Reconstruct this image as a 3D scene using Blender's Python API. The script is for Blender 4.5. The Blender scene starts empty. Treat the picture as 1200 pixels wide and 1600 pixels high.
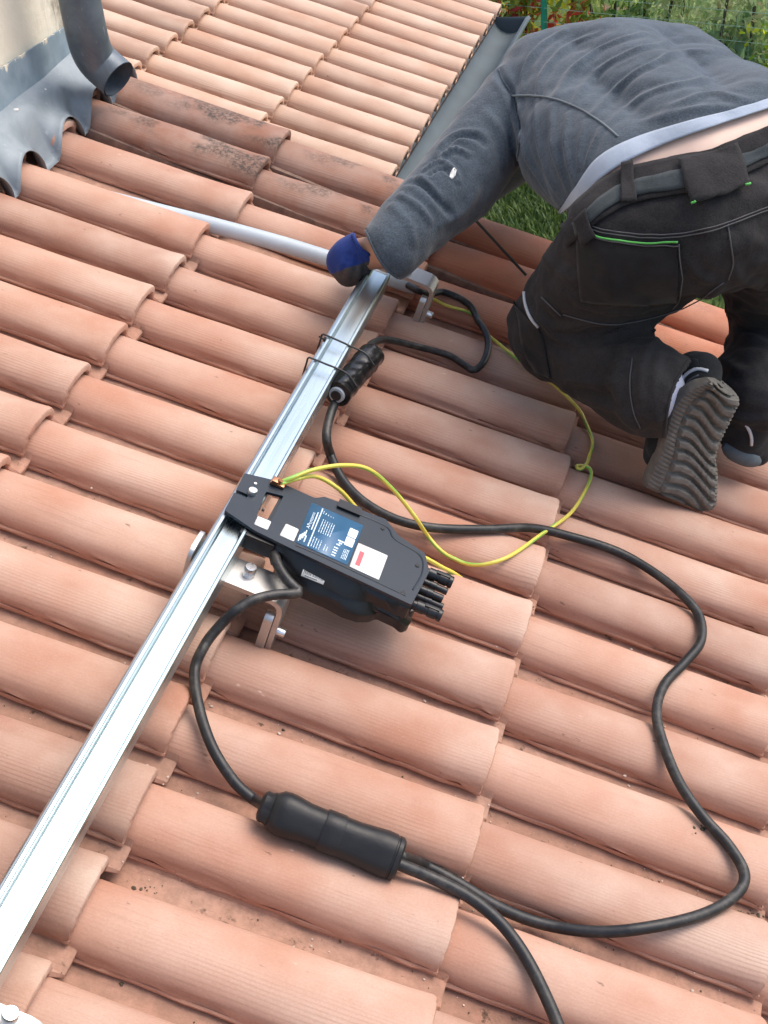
import bpy, bmesh, math, random
import numpy as np
from mathutils import Matrix, Vector
from mathutils.bvhtree import BVHTree

# ------------------------------------------------------------------ camera, world, sun, exposure
S = bpy.context.scene
COL = S.collection
PITCH = math.radians(21.5)                       # slope of the roof
ROOF = Matrix(((math.cos(PITCH), 0, math.sin(PITCH), 0), (0, 1, 0, 0),
               (-math.sin(PITCH), 0, math.cos(PITCH), 0), (0, 0, 0, 1)))   # roof frame (u down slope, v along the rows, n off the tiles) -> world
MR = np.array(ROOF)[:3, :3]
CAM = np.array([-0.22691531, -0.80101025, 1.2164594])                       # in the roof frame
RC = np.array([[0.9264129423897121, 0.24284947980421168, 0.28772068109828297],
               [0.3762859720688025, -0.5708836110314855, -0.7297265034791376],
               [-0.012958680375428563, 0.7842933333992297, -0.6202548184322734]])
FOC = 2050.0
cd = bpy.data.cameras.new('camera')
cam = bpy.data.objects.new('camera', cd); COL.objects.link(cam); S.camera = cam
cd.sensor_fit = 'VERTICAL'; cd.sensor_height = 36; cd.lens = 36 * FOC / 1600
cd.clip_start = .05; cd.clip_end = 500
_b = np.stack([MR @ RC[0], -(MR @ RC[1]), -(MR @ RC[2])], 1)
_c = MR @ CAM
cam.matrix_world = Matrix([[*_b[i], _c[i]] for i in range(3)] + [[0, 0, 0, 1]])

SUN_EL, SUN_AZ = math.radians(56), math.radians(58)     # azimuth from +Y (the far side) towards +X
W = bpy.data.worlds.new('World'); S.world = W; W.use_nodes = True
nt = W.node_tree; nt.nodes.clear()
sky = nt.nodes.new('ShaderNodeTexSky'); sky.sky_type = 'NISHITA'; sky.sun_disc = False
sky.sun_elevation = SUN_EL; sky.sun_rotation = SUN_AZ
sky.air_density = 1.0; sky.dust_density = 4.0; sky.ozone_density = 1.0
bg = nt.nodes.new('ShaderNodeBackground'); bg.inputs[1].default_value = .15
out = nt.nodes.new('ShaderNodeOutputWorld')
nt.links.new(sky.outputs[0], bg.inputs[0]); nt.links.new(bg.outputs[0], out.inputs[0])
sl = bpy.data.lights.new('sun', 'SUN'); sl.energy = 1.0; sl.angle = math.radians(42); sl.color = (1, .95, .88)
so = bpy.data.objects.new('sun', sl); COL.objects.link(so)
_d = Vector((math.sin(SUN_AZ) * math.cos(SUN_EL), math.cos(SUN_AZ) * math.cos(SUN_EL), math.sin(SUN_EL)))
so.rotation_euler = _d.to_track_quat('Z', 'Y').to_euler()
S.view_settings.view_transform = 'Standard'; S.view_settings.look = 'None'
S.view_settings.exposure = .80; S.view_settings.gamma = 1

# ------------------------------------------------------------------ helpers
rnd = random.Random(7)
GROUND_Z = -2.39

def px(q):
    """where a roof-frame point shows in the photograph (1200 x 1600)"""
    X = (np.atleast_2d(q) - CAM) @ RC.T
    return np.stack([600 + FOC * X[:, 0] / X[:, 2], 800 + FOC * X[:, 1] / X[:, 2]], 1)

def ray(x, y):
    return RC.T @ np.array([(x - 600) / FOC, (y - 800) / FOC, 1.0])

def at(x, y, h=None, z=None):
    """roof-frame point seen at a place in the photograph, at height h off the roof or at distance z"""
    d = ray(x, y)
    t = z if z is not None else (h - CAM[2]) / d[2]
    return CAM + t * d

def lin(h):
    h = h.lstrip('#'); c = [int(h[i:i + 2], 16) / 255 for i in (0, 2, 4)]
    return tuple(x / 12.92 if x <= .04045 else ((x + .055) / 1.055) ** 2.4 for x in c)

def tag(o, label, cat, group=None, kind=None):
    if label: o['label'] = label
    if cat: o['category'] = cat
    if group: o['group'] = group
    if kind: o['kind'] = kind
    return o

def frame(base, world=False):
    m = Matrix.Translation(Vector(base))
    return m if world else ROOF @ m

def thing(name, label, cat, base, group=None, world=False):
    o = bpy.data.objects.new(name, None); COL.objects.link(o)
    o.empty_display_size = .05
    o.matrix_world = frame(base, world); o['_b'] = [float(x) for x in base]
    return tag(o, label, cat, group)

def mk(name, verts, faces, mats, parent=None, base=None, smooth=True, sharp=40, world=False, midx=None, uv=None, label=None):
    """one mesh object; verts are given in the roof frame (or the world) and kept relative to its base"""
    if parent is not None: base = list(parent['_b'])
    V = np.array(verts, float)
    if base is None: base = V.mean(0)
    base = np.array(base, float)
    me = bpy.data.meshes.new(name)
    me.from_pydata((V - base).tolist(), [], [list(map(int, f)) for f in faces])
    for m in (mats if isinstance(mats, (list, tuple)) else [mats]): me.materials.append(m)
    if midx is not None: me.polygons.foreach_set('material_index', np.array(midx, dtype=np.int32))
    if uv is not None:
        l = me.uv_layers.new(name='UVMap')
        vi = np.zeros(len(me.loops), dtype=np.int32); me.loops.foreach_get('vertex_index', vi)
        l.data.foreach_set('uv', np.array(uv, float)[vi].ravel())
    me.update()
    if smooth:
        me.polygons.foreach_set('use_smooth', [True] * len(me.polygons))
        if sharp: me.set_sharp_from_angle(angle=math.radians(sharp))
    o = bpy.data.objects.new(name, me); COL.objects.link(o)
    if parent is not None:
        o.parent = parent
    else:
        o.matrix_world = frame(base, world); o['_b'] = [float(x) for x in base]
    if label: o['label'] = label
    return o

class G:
    """collects shapes into one mesh"""
    def __init__(s): s.v = []; s.f = []; s.m = []; s.uv = []
    def add(s, V, F, m=0, uv=None):
        n = len(s.v); s.v += [tuple(map(float, p)) for p in V]; s.f += [[i + n for i in f] for f in F]; s.m += [m] * len(F)
        s.uv += [tuple(map(float, q)) for q in uv] if uv is not None else [(0, 0)] * len(V)
        return s
    def box(s, c, size, ax=None, m=0, bev=0.0):
        """box about c with full size along the three axes (rows of ax), its edges chamfered by bev"""
        ax = np.eye(3) if ax is None else np.array(ax, float)
        bm = bmesh.new(); bmesh.ops.create_cube(bm, size=1)
        for v in bm.verts: v.co = Vector((v.co.x * size[0], v.co.y * size[1], v.co.z * size[2]))
        if bev: bmesh.ops.bevel(bm, geom=bm.edges[:], offset=bev, segments=2, affect='EDGES', profile=.6)
        bm.verts.index_update()
        V = np.array([v.co[:] for v in bm.verts]) @ ax + np.array(c)
        F = [[v.index for v in f.verts] for f in bm.faces]; bm.free()
        return s.add(V, F, m)
    def prism(s, poly, top, down, m=0, bev=0.0):
        """poly: list of 3-D points of the top outline; down: vector to the bottom; top edge chamfered"""
        P = np.array(poly, float); n = len(P); c = P.mean(0); d = np.array(down, float)
        L = np.linalg.norm(d)
        rings = []
        if bev:
            k = P - c; k = k / np.linalg.norm(k, axis=1)[:, None]
            rings = [P - k * bev, P - k * bev * .3 + d / L * bev * .3, P + d / L * bev]
        else: rings = [P]
        rings.append(P + d)
        V = np.concatenate(rings); F = [list(range(n))]
        for r in range(len(rings) - 1):
            for i in range(n):
                j = (i + 1) % n; F.append([r * n + i, (r + 1) * n + i, (r + 1) * n + j, r * n + j])
        F.append([(len(rings) - 1) * n + i for i in range(n)][::-1])
        return s.add(V, F, m)
    def tube(s, path, r, seg=12, m=0, cap=True, vscale=1.0):
        P = np.array(path, float); n = len(P)
        R_ = np.full(n, r) if np.isscalar(r) else np.array(r, float)
        T = np.gradient(P, axis=0); T /= np.linalg.norm(T, axis=1)[:, None] + 1e-12
        a = np.array([0, 0, 1.0]) if abs(T[0][2]) < .9 else np.array([1.0, 0, 0])
        N = np.cross(T[0], a); N /= np.linalg.norm(N)
        V = []; UV = []; L = 0
        for i in range(n):
            if i:
                N = N - T[i] * N.dot(T[i]); N /= np.linalg.norm(N) + 1e-12; L += np.linalg.norm(P[i] - P[i - 1])
            Bn = np.cross(T[i], N)
            for k in range(seg):
                t = 2 * math.pi * k / seg
                V.append(P[i] + R_[i] * (math.cos(t) * N + math.sin(t) * Bn)); UV.append((k / seg, L * vscale))
        F = []
        for i in range(n - 1):
            for k in range(seg):
                j = (k + 1) % seg; F.append([i * seg + k, i * seg + j, (i + 1) * seg + j, (i + 1) * seg + k])
        if cap: F.append(list(range(seg))[::-1]); F.append([(n - 1) * seg + k for k in range(seg)])
        return s.add(V, F, m, UV)
    def ball(s, c, r, m=0, ax=None, nu=16, nv=10):
        r = np.array([r] * 3 if np.isscalar(r) else r, float); ax = np.eye(3) if ax is None else np.array(ax)
        V = []; F = []
        for i in range(nv + 1):
            a = math.pi * i / nv
            for k in range(nu):
                b = 2 * math.pi * k / nu
                V.append(np.array(c) + (np.array([math.sin(a) * math.cos(b), math.sin(a) * math.sin(b), math.cos(a)]) * r) @ ax)
        for i in range(nv):
            for k in range(nu):
                j = (k + 1) % nu; F.append([i * nu + k, (i + 1) * nu + k, (i + 1) * nu + j, i * nu + j])
        return s.add(V, F, m)
    def build(s, name, mats, parent=None, **kw):
        return mk(name, s.v, s.f, mats, parent, midx=s.m, uv=s.uv, **kw)

def spline(pts, step=.006, n=None):
    """Catmull-Rom through points, resampled evenly"""
    P = np.array(pts, float); P = np.vstack([2 * P[0] - P[1], P, 2 * P[-1] - P[-2]])
    o = []
    for i in range(1, len(P) - 2):
        for t in np.linspace(0, 1, 24, endpoint=False):
            a, b, c, d = P[i - 1], P[i], P[i + 1], P[i + 2]
            o.append(.5 * (2 * b + (c - a) * t + (2 * a - 5 * b + 4 * c - d) * t * t + (3 * b - a - 3 * c + d) * t ** 3))
    o.append(P[-2]); o = np.array(o)
    L = np.r_[0, np.cumsum(np.linalg.norm(np.diff(o, axis=0), axis=1))]
    k = n or max(4, int(L[-1] / step)); q = np.linspace(0, L[-1], k)
    return np.stack([np.interp(q, L, o[:, i]) for i in range(o.shape[1])], 1)

# ------------------------------------------------------------------ materials
class Mat:
    """a small node-tree writer"""
    def __init__(s, name, rough=.6, metal=0.0, spec=.5):
        s.m = bpy.data.materials.new(name); s.m.use_nodes = True; s.t = s.m.node_tree
        s.p = s.t.nodes['Principled BSDF']; s.p.inputs['Roughness'].default_value = rough
        s.p.inputs['Metallic'].default_value = metal; s.p.inputs['Specular IOR Level'].default_value = spec
        s.tc = s.t.nodes.new('ShaderNodeTexCoord'); s._info = None
    def L(s, a, b): s.t.links.new(a, b)
    def co(s, scale=(1, 1, 1), which='Object', off=True):
        mp = s.t.nodes.new('ShaderNodeMapping'); mp.inputs['Scale'].default_value = scale
        if off:
            c = s.t.nodes.new('ShaderNodeCombineXYZ')
            for i, k in enumerate((37.0, 19.0, 11.0)): s.L(s.mul(s.rand(), k), c.inputs[i])
            s.L(c.outputs[0], mp.inputs['Location'])
        s.L(s.tc.outputs[which], mp.inputs['Vector']); return mp.outputs[0]
    def rand(s):
        if s._info is None: s._info = s.t.nodes.new('ShaderNodeObjectInfo')
        return s._info.outputs['Random']
    def mul(s, a, b, op='MULTIPLY', clamp=False):
        n = s.t.nodes.new('ShaderNodeMath'); n.operation = op; n.use_clamp = clamp
        for i, x in enumerate((a, b)):
            if hasattr(x, 'is_linked'): s.L(x, n.inputs[i])
            else: n.inputs[i].default_value = x
        return n.outputs[0]
    def noise(s, co, scale=5, det=4, rough=.55, dist=0):
        n = s.t.nodes.new('ShaderNodeTexNoise'); n.inputs['Scale'].default_value = scale
        n.inputs['Detail'].default_value = det; n.inputs['Roughness'].default_value = rough; n.inputs['Distortion'].default_value = dist
        s.L(co, n.inputs['Vector']); return n.outputs[0]
    def ramp(s, f, stops):
        n = s.t.nodes.new('ShaderNodeValToRGB'); e = n.color_ramp.elements
        while len(e) < len(stops): e.new(.5)
        for i, (p, c) in enumerate(stops):
            e[i].position = p; e[i].color = (c, c, c, 1) if np.isscalar(c) else (*c, 1)
        s.L(f, n.inputs[0]); return n.outputs[0]
    def mix(s, f, a, b, mode='MIX'):
        n = s.t.nodes.new('ShaderNodeMix'); n.data_type = 'RGBA'; n.blend_type = mode
        for i, x in ((0, f), (6, a), (7, b)):
            if hasattr(x, 'is_linked'): s.L(x, n.inputs[i])
            elif i == 0: n.inputs[0].default_value = x
            else: n.inputs[i].default_value = (*x, 1)
        return n.outputs[2]
    def xyz(s, which='Object'):
        n = s.t.nodes.new('ShaderNodeSeparateXYZ'); s.L(s.tc.outputs[which], n.inputs[0]); return n.outputs
    def col(s, c):
        if hasattr(c, 'is_linked'): s.L(c, s.p.inputs['Base Color'])
        else: s.p.inputs['Base Color'].default_value = (*c, 1)
        return s
    def rough(s, f): s.L(f, s.p.inputs['Roughness']); return s
    def bump(s, h, strength=.3, dist=.002):
        n = s.t.nodes.new('ShaderNodeBump'); n.inputs['Strength'].default_value = strength; n.inputs['Distance'].default_value = dist
        s.L(h, n.inputs['Height'])
        prev = s.p.inputs['Normal']
        if prev.is_linked: s.L(prev.links[0].from_socket, n.inputs['Normal'])
        s.L(n.outputs[0], prev); return s

def simple(name, c, rough=.5, metal=0.0, var=.12, scale=20, bump=0, bscale=200, spec=.5):
    m = Mat(name, rough, metal, spec)
    n = m.noise(m.co((1, 1, 1), off=False), scale, 5)
    m.col(m.mix(m.ramp(n, [(.3, 0.0), (.7, 1.0)]), tuple(x * (1 - var) for x in c), tuple(min(1, x * (1 + var)) for x in c)))
    m.rough(m.ramp(n, [(.2, max(0, rough - .08)), (.8, min(1, rough + .1))]))
    if bump: m.bump(m.noise(m.co((1, 1, 1), off=False), bscale, 3), bump, .001)
    return m.m

def clay(name, a, b, pale, lichen=0.0, dirt=1.0):
    m = Mat(name, .85, spec=.25)
    c0 = m.co()
    big = m.noise(c0, 7, 3, .5)
    base = m.mix(m.ramp(big, [(.3, 0.0), (.7, 1.0)]), a, b)
    tint = m.ramp(m.mul(m.mul(m.rand(), 7.31), 1.0, 'FRACT'), [(0, (.76, .72, .70)), (.3, (.98, .95, .92)), (.55, (1.05, 1.03, 1.0)), (.8, (1.0, .93, .88)), (1, (.90, .84, .80))])
    base = m.mix(1.0, base, tint, 'MULTIPLY')
    # paler clay colour mixed in patches, mostly along the ridge
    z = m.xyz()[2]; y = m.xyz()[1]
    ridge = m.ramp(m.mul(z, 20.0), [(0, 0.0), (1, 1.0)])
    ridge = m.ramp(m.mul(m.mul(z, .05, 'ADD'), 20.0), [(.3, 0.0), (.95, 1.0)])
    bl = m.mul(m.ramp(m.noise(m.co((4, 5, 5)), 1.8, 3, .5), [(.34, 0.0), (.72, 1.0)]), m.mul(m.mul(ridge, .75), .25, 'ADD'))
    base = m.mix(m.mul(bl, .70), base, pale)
    grit = m.noise(m.co((330, 640, 640)), 1.0, 3, .75)
    base = m.mix(m.ramp(grit, [(.36, .15), (.50, 0.0)]), base, tuple(x * .66 for x in a))
    base = m.mix(m.ramp(grit, [(.54, 0.0), (.68, .12)]), base, tuple(min(1, x * 1.12) for x in pale))
    # drawn streaks along the barrel
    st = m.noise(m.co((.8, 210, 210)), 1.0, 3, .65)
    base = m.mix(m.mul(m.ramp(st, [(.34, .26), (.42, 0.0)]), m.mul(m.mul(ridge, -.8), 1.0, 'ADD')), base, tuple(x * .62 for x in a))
    st2 = m.noise(m.co((14, 420, 420)), 1.0, 2, .6)
    base = m.mix(m.ramp(st2, [(.68, 0.0), (.80, .35)]), base, tuple(x * .55 for x in a))
    # small dark specks, scuffs
    sp = m.noise(m.co((40, 110, 110)), 1.0, 3, .65)
    base = m.mix(m.ramp(sp, [(.70, 0.0), (.76, .6)]), base, (.10, .06, .045))
    sc = m.noise(m.co((25, 60, 60)), 1.0, 3, .6)
    base = m.mix(m.ramp(sc, [(.73, 0.0), (.79, .4)]), base, tuple(min(1, x * 1.35) for x in pale))
    # grime lying in the pan and along the lower edge
    low = m.ramp(m.mul(m.mul(y, -.049, 'ADD'), 60.0), [(0, 0.0), (.35, 1.0)])
    gr = m.noise(c0, 60, 5, .7)
    base = m.mix(m.mul(m.mul(low, m.ramp(gr, [(.35, .2), (.62, 1.0)])), .55 * dirt), base, (.20, .12, .085))
    gd = m.noise(c0, 35, 6, .75)
    base = m.mix(m.mul(m.mul(low, m.ramp(gd, [(.60, 0.0), (.68, 1.0)])), .8 * dirt), base, (.045, .032, .022))
    if lichen:
        ln = m.noise(m.co((11, 13, 13)), 1.0, 2, .5)
        lf = m.noise(m.co((60, 60, 60)), 2.2, 6, .75)
        msk = m.mul(m.mul(m.ramp(ln, [(.47, 0.0), (.58, 1.0)]), m.ramp(lf, [(.36, 0.0), (.60, 1.0)])), m.ramp(m.mul(m.mul(z, .045, 'ADD'), 22.0), [(.45, .0), (.72, 1.0)]))
        base = m.mix(m.ramp(m.noise(c0, 12, 5, .7), [(.35, 0.0), (.7, .65 * lichen)]), base, (.36, .27, .23))
        base = m.mix(m.mul(msk, .95 * lichen), base, (.055, .050, .045))
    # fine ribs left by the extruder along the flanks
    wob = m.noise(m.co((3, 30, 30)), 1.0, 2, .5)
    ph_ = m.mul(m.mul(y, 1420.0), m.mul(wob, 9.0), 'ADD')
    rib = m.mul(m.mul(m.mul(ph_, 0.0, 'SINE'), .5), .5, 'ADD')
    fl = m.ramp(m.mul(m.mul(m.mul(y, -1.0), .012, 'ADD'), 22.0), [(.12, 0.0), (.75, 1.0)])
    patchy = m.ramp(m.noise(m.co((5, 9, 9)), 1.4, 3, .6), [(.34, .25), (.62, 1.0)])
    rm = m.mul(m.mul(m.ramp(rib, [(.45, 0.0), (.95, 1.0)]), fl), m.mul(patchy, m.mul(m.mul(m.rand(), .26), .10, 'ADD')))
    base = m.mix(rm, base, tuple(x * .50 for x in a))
    m.col(base)
    m.bump(m.mul(rm, 1.0), .15, .0010).bump(st, .08, .0010).bump(m.noise(c0, 170, 5, .75), .28, .0012)
    return m.m

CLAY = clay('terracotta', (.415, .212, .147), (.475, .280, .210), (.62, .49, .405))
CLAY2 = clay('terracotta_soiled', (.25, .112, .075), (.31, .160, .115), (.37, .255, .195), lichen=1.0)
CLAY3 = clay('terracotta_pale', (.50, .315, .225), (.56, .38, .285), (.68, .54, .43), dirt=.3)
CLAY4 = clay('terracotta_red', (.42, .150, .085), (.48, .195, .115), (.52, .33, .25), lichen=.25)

def alu(name, c=(.80, .82, .84), r=.28):
    m = Mat(name, r, 1.0)
    g = m.noise(m.co((300, 3, 300), off=False), 1.0, 3, .6)
    m.col(m.mix(m.ramp(g, [(.3, 0.0), (.7, 1.0)]), tuple(x * .93 for x in c), c))
    m.rough(m.ramp(m.noise(m.co((40, 2, 40), off=False), 1.0, 4), [(.3, r - .08), (.7, r + .10)]))
    m.bump(g, .06, .0004); return m.m
ALU = alu('aluminium', (.58, .68, .72), .30)
ALU_MILL = alu('milled_aluminium', (.60, .59, .58), .46)
STEEL = simple('steel', (.75, .75, .76), .28, 1.0)
def zinc_m():
    m = Mat('zinc', .5, .3)
    a = m.noise(m.co(off=False), 9, 5, .6, .8); b = m.noise(m.co((1, 1, 1), off=False), 55, 5, .7)
    c = m.mix(m.ramp(a, [(.3, 0.0), (.7, 1.0)]), (.16, .195, .22), (.32, .36, .39))
    c = m.mix(m.ramp(b, [(.60, 0.0), (.72, .5)]), c, (.40, .43, .45))
    m.col(c); m.rough(m.ramp(a, [(.3, .5), (.7, .7)])); m.bump(b, .15, .001); return m.m
ZINC = zinc_m()
def zinc_dark():
    m = Mat('painted_zinc', .45, .3)
    a = m.noise(m.co(off=False), 16, 5, .65, .6); b = m.noise(m.co((30, 30, 8), off=False), 2.5, 4, .7)
    c = m.mix(m.ramp(a, [(.3, 0.0), (.7, 1.0)]), (.085, .105, .13), (.155, .185, .215))
    c = m.mix(m.ramp(b, [(.62, 0.0), (.70, .45)]), c, (.42, .45, .47))
    m.col(c); m.bump(b, .1, .001); return m.m
ZINCD = zinc_dark()
ZINCG = simple('weathered_zinc', (.090, .118, .132), .7, .15, var=.14, scale=9)
BLACKP = simple('black_plastic', (.011, .012, .014), .36, var=.2, scale=30, bump=.12, bscale=500)
BLACKR = simple('black_rubber', (.009, .009, .010), .5, var=.25, scale=60, bump=.2, bscale=220)
BLACKT = simple('black_tape', (.010, .010, .011), .22, var=.2, scale=40, bump=.5, bscale=70)
COAT = simple('coated_casing', (.009, .017, .028), .40, var=.12, scale=14, bump=.15, bscale=600)
CONDUIT = simple('grey_plastic', (.44, .50, .55), .42, var=.06)
WHITE = simple('white_sticker', (.78, .78, .76), .5, var=.03)
INK = simple('pale_ink', (.62, .72, .80), .5, var=.05)
DARKINK = simple('dark_ink', (.06, .06, .06), .5, var=.05)
LABELB = simple('blue_label', (.045, .13, .24), .33, var=.10, scale=25)
LABELR = simple('red_print', (.62, .10, .12), .5, var=.05)
COPPER = simple('copper', (.55, .26, .14), .35, 1.0)
def cable_black():
    m = Mat('cable_sheath', .48)
    n = m.noise(m.co((60, 60, 60), off=False), 1.0, 5, .75)
    n2 = m.noise(m.co((9, 9, 9), off=False), 1.0, 3, .6)
    c = m.mix(m.ramp(n, [(.54, 0.0), (.74, .6)]), (.009, .010, .012), (.070, .065, .060))
    c = m.mix(m.mul(m.ramp(n2, [(.45, 0.0), (.65, .5)]), m.ramp(n, [(.4, 0.0), (.6, 1.0)])), c, (.09, .08, .07))
    m.col(c); m.bump(n, .2, .0008); return m.m
CABLE = cable_black()
def earth_wire():
    m = Mat('green_yellow_sheath', .4)
    sp = m.t.nodes.new('ShaderNodeSeparateXYZ'); m.L(m.tc.outputs['UV'], sp.inputs[0])
    # the two stripes of earth wire, twisting slowly along its length
    f = m.mul(m.mul(sp.outputs[0], m.mul(sp.outputs[1], 1.0), 'ADD'), 1.0, 'FRACT')
    m.col(m.mix(m.ramp(f, [(0, 0.0), (.68, 0.0), (.70, 1.0), (.98, 1.0), (1, 0.0)]), (.74, .60, .10), (.26, .50, .08))); return m.m
EARTH = earth_wire()
def plaster():
    m = Mat('plaster', .9, spec=.2)
    a = m.noise(m.co(off=False), 6, 5, .6); b = m.noise(m.co(off=False), 60, 5, .7); d = m.noise(m.co((14, 14, 3), off=False), 1.5, 5, .7)
    c = m.mix(m.ramp(a, [(.3, 0.0), (.7, 1.0)]), (.76, .70, .57), (.86, .81, .69))
    c = m.mix(m.ramp(b, [(.63, 0.0), (.72, .4)]), c, (.40, .34, .25))
    # mildew below the joint of the corner
    y = m.xyz()[1]
    band = m.ramp(m.mul(m.mul(y, -.02, 'ADD'), -9.0), [(0, 1.0), (.55, 1.0), (1, 0.0)])
    c = m.mix(m.mul(m.mul(m.ramp(d, [(.42, 0.0), (.62, 1.0)]), m.ramp(b, [(.3, .4), (.6, 1.0)])), m.mul(band, .85)), c, (.13, .10, .07))
    m.col(c); m.bump(b, .6, .004).bump(a, .3, .006); return m.m
PLASTER = plaster()
def upstand_m():
    """zinc with ragged wall paint lapped over its top"""
    m = Mat('upstand', .7, .1)
    z = m.xyz()[2]
    d = m.noise(m.co((40, 40, 10), off=False), 1.0, 5, .7)
    e = m.mul(z, m.mul(m.mul(d, -.5, 'ADD'), .10), 'ADD')
    f = m.ramp(m.mul(e, 10.0), [(.12, 0.0), (.20, 1.0)])
    c = m.mix(m.ramp(m.noise(m.co(off=False), 20, 4), [(.3, 0.0), (.7, 1.0)]), (.17, .235, .285), (.28, .36, .42))
    m.col(m.mix(f, c, (.76, .70, .56))); return m.m
UPSTAND = upstand_m()
MORTAR = simple('mortar', (.20, .13, .10), .95, var=.3, scale=60, bump=.6, bscale=120)
UNDERLAY = simple('roof_underlay', (.05, .035, .028), .95, var=.3)

# ------------------------------------------------------------------ the two tiled roofs
A_ = .38; B_ = .13415
def row_v(r):
    return {11: 1.486, 12: 1.614, 13: 1.738}.get(r, r * B_ - .0255)
def row_n(r):
    return {11: .005, 12: .026, 13: .040}.get(r, 0.0)

def tile_mesh(seed, pan=True, width=1.0, pan_extra=0.0, reach=.012):
    """one barrel tile with its pan; origin on the ridge of its lower end, x down the slope"""
    rg = random.Random(seed); ph = [rg.uniform(0, 6.28) for _ in range(8)]
    xs = [-.445, -.44, -.40, -.37, -.34, -.31, -.28, -.25, -.22, -.19, -.16, -.13, -.10, -.075, -.05, -.03, -.014, -.005, -.0015, 0.0]
    NA = 26
    ragg = [rg.uniform(-.0030, .0022) for _ in range(200)]
    outer = []; inner = []
    for ix, x in enumerate(xs):
        f = -x / .38
        w = (.0505 - .0055 * f) * width; H = .0345 * width; cz = -.022 * f
        shrink = {len(xs) - 1: .0042, len(xs) - 2: .0014}.get(ix, 0)
        flare = .0013 * math.exp(-((x + .006) / .012) ** 2)
        ro = []; ri = []
        for k in range(NA + 1):
            t = math.pi * (1 - k / NA)
            wob = .0010 * math.sin(9 * x + 2.2 * t + ph[0]) + .0006 * math.sin(31 * x + 4 * t + ph[1])
            e = 1.0
            cy, sn = math.cos(t), math.sin(t)
            oy = (w + flare - shrink) * math.copysign(abs(cy) ** .92, cy); oz = cz - H + (H + flare + wob - shrink) * sn ** .80
            iy = (w - .0115 + shrink * .5) * math.copysign(abs(cy) ** .92, cy); iz = cz - H + (H - .0125 + wob + shrink * .5) * sn ** .80
            if k <= 1:
                j = ragg[(ix * 3 + k * 50) % 200] * (1 if 1 < ix < len(xs) - 3 else 0); oy += j; oz += j * .6
            chip = -abs(math.sin(k * 1.7 + ph[3]) * math.sin(k * .63 + ph[4])) ** 3 * .0016 if ix >= len(xs) - 3 else 0
            ro.append((x + chip, oy, oz)); ri.append((x + chip, iy, iz))
        wl = w + .0022 + ragg[(ix * 7 + 11) % 200] * .7 * (1 if 1 < ix < len(xs) - 3 else 0)
        ro[:0] = [(x, -wl, cz - H - .0050), (x, -wl - .0006, cz - H - .0015), (x, -w - .0012, cz - H + .0012)]
        ri[:0] = [(x, -wl + .009, cz - H - .0052), (x, -wl + .009, cz - H - .0046), (x, -wl + .0095, cz - H - .0030)]
        if pan:
            pw = B_ - w * .93 + pan_extra
            N2 = 9
            for k in range(1, N2 + 1):
                q = k / N2; y = w + (pw - w + .004) * q
                z = cz - H - .0115 + .004 * (2 * q - 1) ** 2 + (.007 if k == N2 else 0) + .0006 * math.sin(23 * x + 3 * q + ph[2])
                s2 = shrink * .6
                xe = x + (reach * (x + .1) / .1 if x > -.1 else 0)
                ro.append((xe, y, z - s2)); ri.append((xe, y, z - .011 + s2))
        outer.append(ro); inner.append(ri)
    n = len(outer[0]); m = len(xs)
    V = [p for r in outer for p in r] + [p for r in inner for p in r]; o2 = n * m
    F = []
    for i in range(m - 1):
        for k in range(n - 1):
            F.append([i * n + k, (i + 1) * n + k, (i + 1) * n + k + 1, i * n + k + 1])
            F.append([o2 + i * n + k, o2 + i * n + k + 1, o2 + (i + 1) * n + k + 1, o2 + (i + 1) * n + k])
    for k in range(n - 1):
        F.append([k, k + 1, o2 + k + 1, o2 + k])
        b = (m - 1) * n; F.append([b + k, o2 + b + k, o2 + b + k + 1, b + k + 1])
    for i in range(m - 1):
        F.append([i * n, o2 + i * n, o2 + (i + 1) * n, (i + 1) * n])
        b = n - 1; F.append([i * n + b, (i + 1) * n + b, o2 + (i + 1) * n + b, o2 + i * n + b])
    me = bpy.data.meshes.new('roof_tile'); me.from_pydata(V, [], [f[::-1] for f in F]); me.update()
    bm = bmesh.new(); bm.from_mesh(me); bmesh.ops.recalc_face_normals(bm, faces=bm.faces[:]); bm.to_mesh(me); bm.free()
    me.polygons.foreach_set('use_smooth', [True] * len(me.polygons)); me.set_sharp_from_angle(angle=math.radians(38))
    return me

_bv = {}
def tile_top(u, v):
    """height of the tiles (roof frame) under a point"""
    if 't' not in _bv:
        V = []; F = []
        for o in roof.children:
            if o.name.startswith('roof_tile'):
                M_ = Matrix.Translation(Vector(roof['_b'])) @ o.matrix_basis; n0 = len(V)
                V += [M_ @ p.co for p in o.data.vertices]; F += [[i + n0 for i in f.vertices] for f in o.data.polygons]
        _bv['t'] = BVHTree.FromPolygons(V, F)
    h = _bv['t'].ray_cast(Vector((u, v, .4)), Vector((0, 0, -1)))
    return h[0].z if h[0] is not None else -.06

def in_view(P, margin=130):
    q = px(P); return ((q[:, 0] > -margin) & (q[:, 0] < 1200 + margin) & (q[:, 1] > -margin) & (q[:, 1] < 1600 + margin)).any()

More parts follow.
